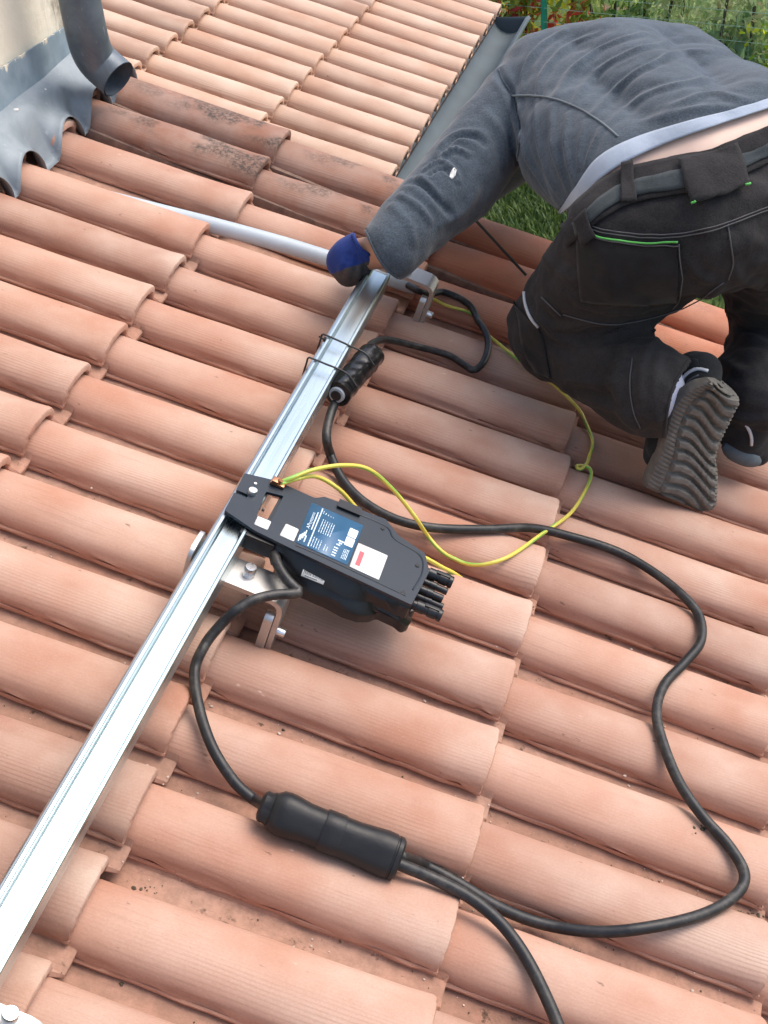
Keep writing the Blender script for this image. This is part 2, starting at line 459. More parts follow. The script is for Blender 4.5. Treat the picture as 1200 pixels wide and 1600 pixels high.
roof = thing('tiled_roof', 'weathered terracotta barrel tile roof carrying the aluminium rail and the kneeling person', 'roof', (0, .6, -.08))
PLAIN = [tile_mesh(s) for s in (1, 2, 3, 4, 5)]; VERGE = [tile_mesh(s, pan=False, width=1.18) for s in (11, 12)]; WIDE = [tile_mesh(s, pan_extra=.045) for s in (21, 22)]
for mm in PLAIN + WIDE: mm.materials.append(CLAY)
SOILED = [m.copy() for m in PLAIN[:3]]; RED = [m.copy() for m in PLAIN[:3]]; PALE = [tile_mesh(s, reach=0.0) for s in (31, 32, 33, 34)]
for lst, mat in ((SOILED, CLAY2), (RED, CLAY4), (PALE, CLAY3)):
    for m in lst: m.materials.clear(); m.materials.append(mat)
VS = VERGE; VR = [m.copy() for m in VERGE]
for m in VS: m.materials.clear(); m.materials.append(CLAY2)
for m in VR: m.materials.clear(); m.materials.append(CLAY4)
rt = random.Random(3)
def place_tile(me, parent, base, u, v, n, label=None, jit=1.0):
    o = bpy.data.objects.new('roof_tile', me); COL.objects.link(o); o.parent = parent
    o.location = Vector((u + rt.uniform(-.005, .005) * jit, v + rt.uniform(-.002, .002) * jit, n + rt.uniform(-.0015, .0015) * jit)) - Vector(base)
    o.rotation_euler = (math.radians(rt.uniform(-1.2, 1.2)) * jit, 0, math.radians(rt.uniform(-.45, .45)) * jit)
    if label: o['label'] = label
    return o
for r in range(-5, 14):
    for k in range(-3, 5):
        u, v, n = k * A_, row_v(r), row_n(r)
        if u > 1.4 or u - .44 < -1.60: continue
        P = np.array([[u - x, v + y, n + z] for x in (0, .1, .2, .3, .38) for y in (-.06, .08) for z in (0, -.05)])
        if not in_view(P, 190): continue
        if r >= 12 or (r == 11 and k >= 0): u += .012
        if r == 11: u += .02
        if r == 10 and k == -2: u -= .0
        soiled = r >= 12 and k <= -1
        red = r >= 11 and k >= 0
        if r == 13: me = rt.choice(VR if red else VS)
        elif r == 10: me = rt.choice(WIDE)
        else: me = rt.choice(SOILED if soiled else RED if red else PLAIN)
        o = place_tile(me, roof, roof['_b'], u, v, n, 'terracotta tile blotched with black lichen' if soiled else 'redder terracotta tile' if red else None)
        if r in (11, 12): o.scale = (1, 1.08, 1.08)
g = G(); g.box((.2, .45, -.105), (3.2, 2.72, .05)); g.build('underlay', UNDERLAY, roof)
for (v, n0, n1) in ((1.805, -.17, -.03), (1.690, -.07, -.012), (1.572, -.07, -.026), (1.462, -.07, -.046)):
    g = G(); g.box((.1, v, (n0 + n1) / 2), (2.5, .03, n1 - n0), bev=.006); g.build('mortar_bedding', MORTAR, roof)

N0 = -.31; BF = .1375
low = thing('lower_tiled_roof', 'cleaner pale terracotta tile roof beyond the lichen stained verge', 'roof', (-1, 3.2, N0 - .1))
FAR_ROWS = [2.552 + BF * i for i in range(-2, 13)]
for i, v in enumerate(FAR_ROWS):
    for k in range(-4, 1):
        u = -.597 + k * .383
        P = np.array([[u - x, v, N0] for x in (0, .15, .3, .38)])
        if not in_view(P, 60): continue
        o = place_tile(rt.choice(PALE), low, low['_b'], u, v, N0, jit=.6)
        o.scale = (1.008, 1.02, 1)
g = G(); g.box((-1.5, 3.25, N0 - .105), (1.8, 2.2, .05)); g.build('underlay', UNDERLAY, low)

# ------------------------------------------------------------------ wall, zinc flashing, downpipe, gutter
def w_of(p): return MR @ np.array(p, float)
wb0, wb1 = w_of((-1.2, -1.2, .03)), w_of((-1.205, 1.70, .03))
wall = thing('house_wall', 'cream rendered wall with dark mildew beside the zinc downpipe', 'wall', (wb1[0], wb1[1], wb1[2] + .1), world=True)
g = G(); g.box((wb1[0] - .20, (wb0[1] + wb1[1]) / 2, wb1[2] + .9), (.40, wb1[1] - wb0[1], 1.9), bev=.012)
g.build('render_coat', PLASTER, wall, world=True)
flash = thing('zinc_flashing', 'grey zinc apron flashing scalloped over the top ends of the tiles', 'flashing', (-1.16, .9, .02))
# apron: from the wall down to an edge dressed over each barrel
vs = np.arange(-.3, 1.80, .0045); V = []; F = []; NS = 12
def apron_edge(v):
    best = None
    for r in range(-3, 14):
        dv = v - row_v(r); w = .050
        hgt = -.038 + row_n(r)
        if abs(dv) < w * 1.15:
            q = dv / (w * 1.12)
            # close to the tile on its near flank, standing off it over the ridge and beyond
            z = row_n(r) - .053 + .064 * max(0, 1 - q * q) ** .55
            return z, q
    return -.048 + row_n(max(0, min(13, int(round((v + .023) / B_)))) ) * .6, None
for v in vs:
    ze, q = apron_edge(v)
    ue = -1.118 + .012 * math.sin(v * 40) * 0 + (.020 if q is None else .022 * (abs(q) ** 2) - (.0 if q is None else 0))
    lift = .030 * max(0, (v - 1.55) / .2)
    for s in range(NS + 1):
        t = s / NS; e = max(0, (t - .30) / .70); e = e * e * (3 - 2 * e)
        zz = (.042 + .006 * math.sin(v * 9) + lift * .5) * (1 - e) + ze * e + .0012 * math.sin(v * 23 + t * 5) - .022 * t * (1 - e)
        V.append((-1.212 * (1 - t) + ue * t, v, zz))
n = NS + 1
for i in range(len(vs) - 1):
    for s in range(NS): F.append([i * n + s, i * n + s + 1, (i + 1) * n + s + 1, (i + 1) * n + s])
o = mk('apron', V, F, ZINC, flash, sharp=0)
sm = o.modifiers.new('thick', 'SOLIDIFY'); sm.thickness = .0016; sm.offset = 1
# upstand against the wall, ragged wall paint over it
P0, P1 = w_of((-1.2, -1.2, .035)), w_of((-1.203, 1.72, .035))
g = G(); g.box((P1[0] + .003, (P0[1] + P1[1]) / 2, P1[2] + .025), (.004, P1[1] - P0[1], .095))
me_o = mk('upstand', [MR.T @ np.array(p) for p in g.v], g.f, UPSTAND, None, base=MR.T @ np.array([P1[0], (P0[1] + P1[1]) / 2, P1[2] + .06]))
mw = me_o.matrix_world.copy(); me_o.parent = flash
me_o.matrix_world = mw
# its material reads heights, so turn the mesh upright in its own axes
R4 = ROOF.to_3x3()
for v in me_o.data.vertices: v.co = R4 @ v.co
me_o.matrix_local = Matrix.Translation(Vector(MR.T @ np.array([P1[0], (P0[1] + P1[1]) / 2, P1[2] + .06]) - np.array(flash['_b'][:]))) @ R4.inverted().to_4x4()
cr = random.Random(5)
def crumb(gg, p, s):
    bm = bmesh.new(); bmesh.ops.create_icosphere(bm, subdivisions=1, radius=s)
    for v in bm.verts: v.co *= cr.uniform(.6, 1.2)
    for v in bm.verts: v.co.z *= .6
    gg.add([Vector(p) + v.co for v in bm.verts], [[v.index for v in f.verts] for f in bm.faces]); bm.free()
# downpipe with an elbow at the corner of the wall
pe = MR @ np.array(at(185, 124, .085))
pv = MR @ at(127, 12, z=2.50)                     # the upright part, clear of the wall corner
hv = pv[2] - pe[2]
up_ = np.array([0, 0, 1.0]); de = np.array([.80, -.30, -.52]); de /= np.linalg.norm(de)
b1, b2 = pv - up_ * .10, pe - de * .075
ctrl = [pv + up_ * 1.0, pv + up_ * .5, pv + up_ * .15] + [(1 - t) ** 3 * pv + 3 * t * (1 - t) ** 2 * b1 + 3 * t * t * (1 - t) * b2 + t ** 3 * pe for t in np.linspace(0, 1, 10)]
path = spline(ctrl, .008)
pipe = thing('downpipe', 'blue grey zinc downpipe with a curved elbow opening over the tiles', 'downpipe', tuple(pe), world=True)
PR = .040
g = G(); g.tube(path, PR, 40, cap=False); g.tube(path[::-1], PR - .0025, 40, cap=False)
nn = len(path) * 40
g.f += [[(len(path) - 1) * 40 + k, nn + k, nn + (k + 1) % 40, (len(path) - 1) * 40 + (k + 1) % 40] for k in range(0)]
g.build('pipe', ZINCD, pipe, world=True)
g = G(); sp = path[np.abs(path[:, 2] - (pe[2] + hv + .045)).argmin()]
g.tube([sp + np.array([0, 0, .018]), sp, sp - np.array([0, 0, .018])], PR + .0025, 40); g.build('socket', ZINCD, pipe, world=True)

# eaves gutter of the lower roof: half round, level
gut = thing('eaves_gutter', 'blue grey zinc gutter along the lower edge of the pale roof', 'gutter', (-.5, 3.1, N0 - .09))
V = []; F = []; prof = []
ea = MR @ np.array([-.60, 0, N0 - .052])
for k in range(15):
    a = math.pi * (1 + k / 14); prof.append((ea[0] + .045 + .062 * math.cos(a), ea[2] - .012 + .060 * math.sin(a)))
prof.append((prof[-1][0] + .010, prof[-1][1] + .004)); prof.append((prof[-1][0] + .006, prof[-1][1] - .008))
ys = np.linspace(1.9, 4.27, 40)
for y in ys:
    for (x, z) in prof: V.append(MR.T @ np.array([x, y, z]))
n = len(prof)
for i in range(len(ys) - 1):
    for k in range(n - 1): F.append([i * n + k, (i + 1) * n + k, (i + 1) * n + k + 1, i * n + k + 1])
e0 = (len(ys) - 1) * n
F.append([e0 + k for k in range(15)])
o = mk('trough', V, F, ZINCG, gut); sm = o.modifiers.new('thick', 'SOLIDIFY'); sm.thickness = .0015

# ------------------------------------------------------------------ rail, brackets, conduit
RT, RU0, RU1 = .098, -.449, -.403
rail = thing('mounting_rail', 'long aluminium mounting rail laid across the tile rows', 'rail', (-.426, .4, .055))
# profile: outer shoulder, left lip, sunk floor, right lip
prof = [(RU0, .056), (RU0, .080), (RU0 + .0025, .0835), (RU0 + .0065, .0845), (RU0 + .0068, RT - .001), (RU0 + .0078, RT), (RU0 + .0112, RT), (RU0 + .0120, RT - .001),
        (RU0 + .0128, RT - .0095), (RU0 + .0145, RT - .0112), (RU1 - .0075, RT - .0112), (RU1 - .0058, RT - .0095), (RU1 - .0050, RT - .001), (RU1 - .0042, RT),
        (RU1 - .0010, RT), (RU1, RT - .001), (RU1, .056)]
vs = np.linspace(-.60, 1.253, 60); V = []; F = []; n = len(prof)
for v in vs:
    for (u, z) in prof: V.append((u, v, z))
for i in range(len(vs) - 1):
    for k in range(n): j = (k + 1) % n; F.append([i * n + k, (i + 1) * n + k, (i + 1) * n + j, i * n + j])
F.append(list(range(n))[::-1]); F.append([(len(vs) - 1) * n + k for k in range(n)])
mk('extrusion', V, F, ALU, rail, smooth=True, sharp=25)
for (x, y) in ((460, 690), (411, 797)):
    g = G(); g.ball(at(x, y, RT - .0110), .0022, nu=10, nv=6); g.build('drill_hole', DARKINK, rail)

def bracket(name, label, bolt_px, group='rail brackets', run=.060, far=.022):
    b = at(*bolt_px, .062)
    t = thing(name, label, 'bracket', (b[0], b[1], .0), group)
    u0 = b[0] - .050; u1 = b[0] + run; v0 = b[1] - .028; v1 = b[1] + far; zt = .056
    # plate running out from under the rail and turned down at its end
    pts = [(u0 - .02, zt), (u1 - .018, zt), (u1 - .008, zt - .003), (u1 - .002, zt - .009), (u1, zt - .018), (u1, -.045)]
    inn = [(u1 - .007, -.045), (u1 - .007, zt - .018), (u1 - .0085, zt - .013), (u1 - .012, zt - .009), (u1 - .018, zt - .007), (u0 - .02, zt - .007)]
    P = pts + inn; V = [(u, v0, z) for (u, z) in P] + [(u, v1, z) for (u, z) in P]; n = len(P)
    F = [[k, n + k, n + (k + 1) % n, (k + 1) % n] for k in range(n)]
    for k in range(len(pts) - 1):
        q = [k, k + 1, n - 2 - k, n - 1 - k]; F.append(q); F.append([i + n for i in q][::-1])
    mk('plate', V, F, ALU_MILL, t, sharp=30)
    g = G(); bc = np.array([b[0], b[1], zt]); 
    ring = [bc + np.array([0, 0, z]) for z in (0, .0005, .014, .015, .0151, .009)]
    g.tube(ring, [.0078, .0080, .0080, .0072, .0045, .0040], 20); g.build('bolt', STEEL, t)
    # clamping cheek and its side bolt on the turned-down leg
    g = G(); c = np.array([u1 - .013, v0 + .004, -.008])
    poly = [c + np.array([-.009 * s, y, z]) for s, y, z in ((0, 0, .038), (0, -.004, .034), (0, -.006, .028), (0, -.006, -.026), (0, 0, -.032))]
    poly = [c + np.array([0, .010 * math.cos(a), (.030 if math.sin(a) > 0 else -.030) + .010 * math.sin(a)]) for a in np.linspace(0, 2 * math.pi, 20, endpoint=False)]
    g.prism([p + np.array([.005, 0, 0]) for p in poly], 0, (-.012, 0, 0), bev=.001); g.build('cheek', ALU_MILL, t)
    g = G(); c = np.array([u1, v0 + .018, -.008]); g.tube([c + np.array([x, 0, 0]) for x in (-.02, 0, .010, .011)], [.004, .0065, .0065, .0058], 16); g.build('side_bolt', STEEL, t)
    # rounded tab gripping the far side of the rail
    g = G(); c0 = np.array([RU0 - .003, b[1] + .020, .056])
    poly = [c0 + np.array([0, y, z]) for y, z in [(-.052, -.03), (.0, -.03)] + [(.0 - .014 + .014 * math.cos(a), .016 + .014 * math.sin(a)) for a in np.linspace(0, math.pi / 2, 6)] + [(-.038 + .014 * math.cos(a), .016 + .014 * math.sin(a)) for a in np.linspace(math.pi / 2, math.pi, 6)]]
    g.prism(poly, 0, (-.006, 0, 0), bev=.001); g.build('tab', ALU_MILL, t)
    return t
bracket('rail_bracket', 'aluminium roof hook bracket under the black inverter', (390, 893))
bracket('rail_bracket', 'aluminium bracket by the blue gloved hand, its leg between two tiles', (640, 418))
bracket('rail_bracket', 'pale aluminium bracket with a socket bolt at the near end of the rail', (15, 1590), run=.034, far=.012)

con = [at(80, 288, -.034), at(185, 315, -.033), at(260, 334, -.029), at(335, 353, -.020), at(445, 383, -.014), at(550, 416, -.010), at(648, 447, -.008)]
o = G().tube(spline(con, .02), .0155, 24).build('conduit_pipe', CONDUIT)
tag(o, 'pale grey conduit pipe lying in the valley between two tile rows', 'conduit')

# ------------------------------------------------------------------ cables
def lay(ctrl, r, free=None, win=.065, lift=0.0, dive=False):
    """a cable through places seen in the photograph, resting on the tiles; free = {index: height} where it is held up"""
    P2 = np.array([c[:2] for c in ctrl], float)
    hs = [c[2] if len(c) > 2 else None for c in ctrl]
    q = spline(np.c_[P2, np.arange(len(P2))], n=max(60, int(len(P2) * 16)))
    h = np.full(len(q), r)
    for it in range(9):
        W3 = np.array([at(x, y, hh) for (x, y), hh in zip(q[:, :2], h)])
        base = np.array([tile_top(u, v) for u, v in W3[:, :2]]) + r + .001
        L = np.r_[0, np.cumsum(np.linalg.norm(np.diff(W3[:, :2], axis=0), axis=1))]
        mx = np.array([base[np.abs(L - l) < win].max() for l in L])
        k = np.array([(mx[np.abs(L - l) < win * .8]).mean() for l in L])
        h = .45 * h + .55 * (np.maximum(k, base) + lift)
    # blend in given heights
    idx = [i for i, z in enumerate(hs) if z is not None]
    if idx:
        for i in range(len(q)):
            s = q[i, 2]; w = 0; a = 0
            for j in idx:
                ww = max(0, 1 - abs(s - j) / 1.0); a += ww * hs[j]; w += ww
            if w > 0: w2 = min(1, w); w2 = w2 * w2 * (3 - 2 * w2); h[i] = h[i] * (1 - w2) + (a / w) * w2
    W3 = np.array([at(x, y, hh) for (x, y), hh in zip(q[:, :2], h)])
    W3 = spline(W3[::3] if len(W3) > 60 else W3, .005)
    if dive: return W3
    lo = np.array([tile_top(u, v) for u, v in W3[:, :2]]) + r * .92
    up = np.maximum(0, lo - W3[:, 2]); up = np.array([up[max(0, i - 3):i + 4].max() for i in range(len(up))])
    W3[:, 2] += np.convolve(np.pad(up, 4, 'edge'), np.ones(9) / 9, 'valid'); return W3

def cable(name, label, cat, path, r, mat, vscale=1.0, seg=12):
    o = G().tube(path, r, seg, vscale=vscale).build(name, mat, sharp=0)
    return tag(o, label, cat)
RC_ = .0072
path_a = lay([(533, 612, .060), (519, 640, .045), (510, 680, .030), (518, 715), (537, 752), (570, 785), (620, 812), (680, 825), (760, 827), (830, 825), (890, 838), (960, 860), (1015, 890),
              (1062, 926), (1092, 962), (1095, 1002), (1070, 1035), (1038, 1070), (1026, 1110), (1034, 1155), (1060, 1220), (1095, 1272), (1138, 1320), (1163, 1365), (1150, 1398), (1100, 1428),
              (1020, 1448), (935, 1456), (850, 1444), (780, 1418), (720, 1382), (670, 1355), (618, 1335, .012)], RC_)
cable('black_cable', 'long scuffed black cable looping across the tiles to the black junction', 'cable', path_a, RC_, CABLE)
path_b = lay([(428, 862, .084), (434, 882, .082), (447, 904, .078), (462, 919, .074), (468, 926, .072), (452, 928, .072), (425, 930, .071), (395, 938, .069), (366, 956, .058), (345, 976, .040), (320, 1008, .020), (304, 1050), (312, 1110), (333, 1170), (365, 1220), (395, 1248), (420, 1262, .012)], RC_ * .95)
cable('black_cable', 'short black cable running from under the inverter to the junction', 'cable', path_b, RC_ * .95, CABLE)
path_c = lay([(618, 1348, .010), (680, 1374), (735, 1403), (780, 1440), (815, 1485), (845, 1540), (875, 1610), (905, 1700)], RC_)
cable('black_cable', 'black cable leaving the junction towards the bottom of the roof', 'cable', path_c, RC_, CABLE)
path_d = lay([(568, 552, .062), (583, 536, .040), (605, 531), (650, 541), (700, 555), (725, 570), (741, 578), (757, 563), (763, 535), (752, 508), (728, 486), (690, 467), (655, 455, .010), (636, 445, .0)], RC_ * .9)
cable('black_cable', 'black cable bent in a hook between taped splice and conduit', 'cable', path_d, RC_ * .9, CABLE)
RE = .0031
path_e = lay([(437, 754, .108), (455, 747, .115), (490, 734, .120), (535, 727, .116), (575, 733, .105), (612, 763, .07), (645, 803, .035), (672, 842), (700, 872), (735, 884), (790, 872), (850, 832), (890, 803), (914, 768), (924, 740), (916, 728), (908, 733), (900, 731),
              (903, 727), (915, 727), (921, 712), (926, 690), (915, 660), (903, 638), (870, 605), (842, 584), (810, 562), (770, 530), (730, 500), (690, 474), (655, 458, .002), (636, 449, -.008)], RE, win=.03)
cable('earth_wire', 'long yellow and green earth wire from the inverter lug passing under the knee', 'wire', path_e, RE, EARTH, vscale=5.0, seg=10)
path_f = lay([(437, 757, .108), (465, 748, .112), (495, 745, .108), (530, 765, .09), (558, 795, .06), (590, 825, .035), (630, 855, .03), (665, 872, .02), (690, 886, .004), (708, 895, -.012), (724, 906, -.04)], RE, win=.03, dive=True)
cable('earth_wire', 'short yellow and green earth wire tucked behind the inverter', 'wire', path_f, RE, EARTH, vscale=5.0, seg=10)
z0 = at(742, 343, .09); z1 = at(822, 430, .055)
o = G().tube(spline([z0, (z0 + z1) / 2, z1], .02), .0028, 8).build('thin_string', BLACKR)
tag(o, 'thin taut black string stretched between the sleeve and the knee', 'string')

# ------------------------------------------------------------------ inverter, junction, taped splice
from mathutils.geometry import tessellate_polygon
def sheet(gg, outer, holes, down, m=0):
    """flat piece with holes: outline points on top, extruded by down"""
    loops = [np.array(l, float) for l in [outer] + holes]
    V = np.concatenate(loops); d = np.array(down, float); n = len(V)
    tri = tessellate_polygon([[Vector(p) for p in l] for l in loops])
    F = [list(t) for t in tri] + [[i + n for i in t][::-1] for t in tri]; o = 0
    for l in loops:
        k = len(l); F += [[o + i, n + o + i, n + o + (i + 1) % k, o + (i + 1) % k] for i in range(k)]; o += k
    return gg.add(np.concatenate([V, V + d]), F, m)
def fixn(o):
    bm = bmesh.new(); bm.from_mesh(o.data); bmesh.ops.recalc_face_normals(bm, faces=bm.faces[:]); bm.to_mesh(o.data); bm.free(); return o
def pts(l, h): return [at(x, y, h) for x, y in l]
def rounded(poly, r=.004, k=4):
    P = [np.array(p) for p in poly]; o = []
    for i in range(len(P)):
        a, b, c = P[i - 1], P[i], P[(i + 1) % len(P)]
        ra = min(r, .45 * np.linalg.norm(a - b)); rc = min(r, .45 * np.linalg.norm(c - b))
        p0 = b + (a - b) / np.linalg.norm(a - b) * ra; p1 = b + (c - b) / np.linalg.norm(c - b) * rc
        for t in np.linspace(0, 1, k): o.append((1 - t) ** 2 * p0 + 2 * t * (1 - t) * b + t * t * p1)
    return o

HC = .104
inv = thing('microinverter', 'black microinverter with blue data label clamped onto the aluminium rail', 'inverter', at(520, 850, .06))
cover = [(351, 797), (366, 769), (386, 778), (388, 773), (369, 765), (382, 739), (432, 751), (492, 778), (507, 776), (603, 811), (622, 836), (664, 864), (671, 893), (643, 945), (455, 857), (398, 829)]
hole = [(416, 768), (443, 775), (423, 813), (401, 806)]
g = G(); sheet(g, rounded(pts(cover, HC), .0025, 3), [rounded(pts(hole, HC), .002, 3)], (0, 0, -.0045))
fixn(g.build('cover_plate', COAT, inv, sharp=30)); _o = inv.children[-1]
bv = _o.modifiers.new('edge', 'BEVEL'); bv.width = .0016; bv.segments = 2; bv.limit_method = 'ANGLE'; bv.angle_limit = math.radians(50)
for ln in ([(462, 852), (500, 868), (560, 896), (634, 931)], [(528, 791), (600, 821), (616, 842), (655, 867), (660, 893), (645, 922)]):
    g = G(); g.tube(spline(pts(ln, HC - .0002), .004), .0013, 8); g.build('moulded_rib', COAT, inv)
for c_ in ((598, 826), (652, 884), (630, 926)):
    g = G(); p_ = at(*c_, HC); g.tube([p_ + np.array([0, 0, z]) for z in (-.001, .0010, .0011, .0004)], [.0030, .0030, .0018, .0016], 14); g.build('screw', BLACKP, inv)
# casing under the plate, its flared flange bulging towards the camera
top = [(408, 830), (447, 758), (492, 779), (603, 812), (621, 837), (662, 865), (669, 893), (643, 943), (455, 856)]
g = G(); g.prism(rounded(pts(top, HC - .0044), .004), 0, (0, 0, -.030))
fixn(g.build('casing', BLACKP, inv, sharp=30))
near_t = [(430, 846), (470, 865), (520, 889), (570, 912), (620, 935), (643, 945)]
fl = [(440, 888), (468, 920), (514, 940), (537, 953), (561, 961), (581, 961), (592, 956), (620, 969), (630, 978), (641, 974), (646, 951)]
fl3 = pts(fl, .058); far3 = [p + np.array([0, .085, 0]) for p in pts([(646, 951), (440, 888)], .058)]
g = G(); g.prism(rounded(fl3 + far3, .004), 0, (0, 0, -.014), bev=.0015)
fixn(g.build('flange', BLACKP, inv, sharp=30))
# sloping flank between plate and flange
a = spline(pts(near_t, HC - .0048), n=40); b = spline(pts(fl, .0585), n=40); V = []; F = []
prof = [(0, 0), (.10, .0), (.14, -.004), (.50, -.004), (.55, .001), (.72, .001), (.76, -.003), (1, 0)]
for i in range(40):
    for f, off in prof: V.append(a[i] * (1 - f) + b[i] * f + np.array([0, -off * -1.0, off]))
n = len(prof)
for i in range(39):
    for k in range(n - 1): F.append([i * n + k, (i + 1) * n + k, (i + 1) * n + k + 1, i * n + k + 1])
mk('flank', V, F, BLACKP, inv, sharp=35)
g = G(); c = at(634, 962, .055); g.tube([c + np.array([0, 0, z]) for z in (-.02, .012, .016, .017)], [.0085, .0085, .007, .003], 18); g.build('corner_boss', BLACKP, inv)
g = G(); sheet(g, rounded(pts([(531, 779), (566, 794), (563, 805), (527, 790)], HC + .004), .001, 2), [], (0, 0, -.012)); fixn(g.build('clip', BLACKP, inv, sharp=30))
def connector(p0, p1, h, r, thick):
    a, b = at(*p0, h), at(*p1, h); d = b - a
    ps = [(0, .8), (.12, .8), (.13, 1), (.40, 1), (.41, .86), (.52, .86), (.53, 1), (.80, 1), (.81, .9), (.86, .9), (.87, 1.05), (.98, 1.05), (1, .95)]
    if not thick: ps = [(0, .9), (.3, .9), (.31, 1), (.55, 1), (.56, .85), (.95, .85), (1, .75)]
    g = G(); g.tube([a + d * t for t, _ in ps], [r * s for _, s in ps], 18)
    if thick: g.box(a + d * .62 + np.array([0, 0, r * .9]), (np.linalg.norm(d) * .5, r * .7, r * .5), bev=.0006)
    g.build('connector', BLACKP, inv, sharp=30)
connector((664, 893), (707, 911), .088, .0082, True); connector((660, 908), (699, 925), .080, .0060, False)
connector((655, 920), (692, 936), .088, .0062, False); connector((650, 931), (692, 949), .080, .0060, False)
connector((645, 944), (690, 963), .086, .0082, True)
g = G(); b0 = at(394, 771, HC); g.tube([b0 + np.array([0, 0, z]) for z in (-.03, 0, .006, .0068, .0069, .003)], [.0045, .0062, .0062, .0056, .0034, .003], 20); g.build('bolt', STEEL, inv)
g = G(); b0 = at(399, 756, HC); g.tube([b0 + np.array([0, 0, z]) for z in (-.002, .0012)], [.0022, .0022], 12); g.build('rivet', STEEL, inv)
g = G(); c0 = at(434, 756, HC + .003)
g.box(c0, (.020, .009, .004), bev=.001); g.box(c0 + np.array([-.004, 0, .004]), (.009, .011, .005), bev=.001)
g.tube([c0 + np.array([0, 0, .002]), c0 + np.array([.003, 0, .008])], .0035, 8); g.build('earth_lug', COPPER, inv)
g = G(); gl = [at(425, 852, .082), at(428, 860, .079), at(432, 868, .076), at(433, 880, .073)]
g.tube(gl, [.0105, .011, .010, .0085], 14); g.build('cable_gland', BLACKR, inv)
g = G(); g.box(at(404, 842, .085), (.05, .03, .024), bev=.003); g.build('gland_block', BLACKP, inv)

class Quad:
    """a flat sticker given by its corners; s along its reading direction"""
    def __init__(s, tl, tr, br, bl, h, hb=None):
        hb = h if hb is None else hb
        s.c = [at(*tl, h), at(*tr, h), at(*br, hb), at(*bl, hb)]
        s.n = np.cross(s.c[1] - s.c[0], s.c[3] - s.c[0]); s.n /= np.linalg.norm(s.n); s.n *= np.sign(s.n[2])
    def p(s, x, y, off=0):       # x,y in 0..1 from the bl corner: x towards br, y towards tl
        a = s.c[3] * (1 - x) + s.c[2] * x; b = s.c[0] * (1 - x) + s.c[1] * x
        return a * (1 - y) + b * y + s.n * off
    def rect(s, gg, x0, y0, x1, y1, off, th=.0003, r=0):
        P = [s.p(x0, y0, off), s.p(x1, y0, off), s.p(x1, y1, off), s.p(x0, y1, off)]
        if r: P = rounded(P, r, 3)
        sheet(gg, P, [], -s.n * th)
def letters(gg, q, text, x, y0, y1, hgt, off):
    """text set along y of the sticker (reading from y0 to y1), letters standing towards -x"""
    cu = bpy.data.curves.new('t', 'FONT'); cu.body = text; cu.size = 1; ob = bpy.data.objects.new('t', cu); COL.objects.link(ob)
    dg = bpy.context.evaluated_depsgraph_get(); me = bpy.data.meshes.new_from_object(ob.evaluated_get(dg))
    bpy.data.objects.remove(ob)
    P = np.array([v.co[:] for v in me.vertices]); w = P[:, 0].max()
    V = [q.p(x - p[1] / .72 * hgt, y0 + (y1 - y0) * p[0] / w, off) for p in P]
    gg.add(V, [list(f.vertices) for f in me.polygons]); bpy.data.meshes.remove(me)
TOP = HC + .0005
ql = Quad((487, 785), (568, 821), (543, 883), (462, 847), TOP)
lab = G(); ql.rect(lab, 0, 0, 1, 1, 0, .0004, .002); lab = fixn(lab.build('data_label', LABELB, inv, sharp=0))
g = G()
ql.rect(g, .215, .03, .235, .97, .0003)                                   # the rule beside the maker's name
letters(g, ql, 'APsystems', .135, .40, .80, .065, .0003)
ql.rect(g, .165, .40, .185, .84, .0003)
for k, (x, y) in enumerate(((.02, .10), (.045, .14), (.07, .19), (.095, .25), (.12, .13))): ql.rect(g, x, y - .05, x + .022, y + .10, .0003)
lr = random.Random(2)
def textlines(x0, x1, y0, y1, n):
    for i in range(n):
        x = x0 + (x1 - x0) * i / n; y = y0
        while y < y1 - .01:
            L_ = lr.uniform(.02, .07); ql.rect(g, x, y, x + .012, min(y1, y + L_), .0003); y += L_ + lr.uniform(.008, .02)
        y1 = y1 - lr.uniform(-.02, .03)
textlines(.27, .46, .05, .28, 4); textlines(.30, .56, .42, .74, 6); textlines(.50, .60, .08, .22, 2); textlines(.26, .50, .86, .93, 5); textlines(.84, .95, .08, .30, 4)
for k in range(4): ql.rect(g, .66, .06 + k * .06, .74, .085 + k * .06, .0003)
for k in range(3): ql.rect(g, .68 + .03 * (k % 2), .32 + k * .05, .75 + .02 * k, .35 + k * .05, .0003)
fixn(g.build('print', INK, None, base=list(lab.matrix_local.translation) if False else inv['_b'])); _p = COL.objects[-1] if False else bpy.data.objects['print']
_p.parent = lab; _p.matrix_local = Matrix.Identity(4)
g = G(); ql.rect(g, .80, .62, .96, .82, .0003, .0003, .0012); ql.rect(g, .80, .40, .96, .60, .0003, .0003, .0012)
o = fixn(g.build('square_sticker', WHITE, None, base=inv['_b'])); o.parent = lab; o.matrix_local = Matrix.Identity(4)
qw = Quad((560, 848), (606, 868), (592, 906), (546, 885), TOP)
g = G(); qw.rect(g, 0, 0, 1, 1, 0, .0004, .0015); wl = fixn(g.build('warning_label', WHITE, inv, sharp=0))
g = G(); qw.rect(g, .14, .16, .29, .72, .0003); o = fixn(g.build('red_panel', LABELR, None, base=inv['_b'])); o.parent = wl; o.matrix_local = Matrix.Identity(4)
g = G()
for k in range(9):
    x = .38 + k * .06; y = .06
    while y < .66 - .03 * (k % 3):
        L_ = lr.uniform(.03, .09); qw.rect(g, x, y, x + .010, y + L_, .0003); y += L_ + .03
qw.rect(g, .70, .84, .90, .90, .0003)
o = fixn(g.build('print', simple('grey_ink', (.45, .46, .47), .5), None, base=inv['_b'])); o.parent = wl; o.matrix_local = Matrix.Identity(4)
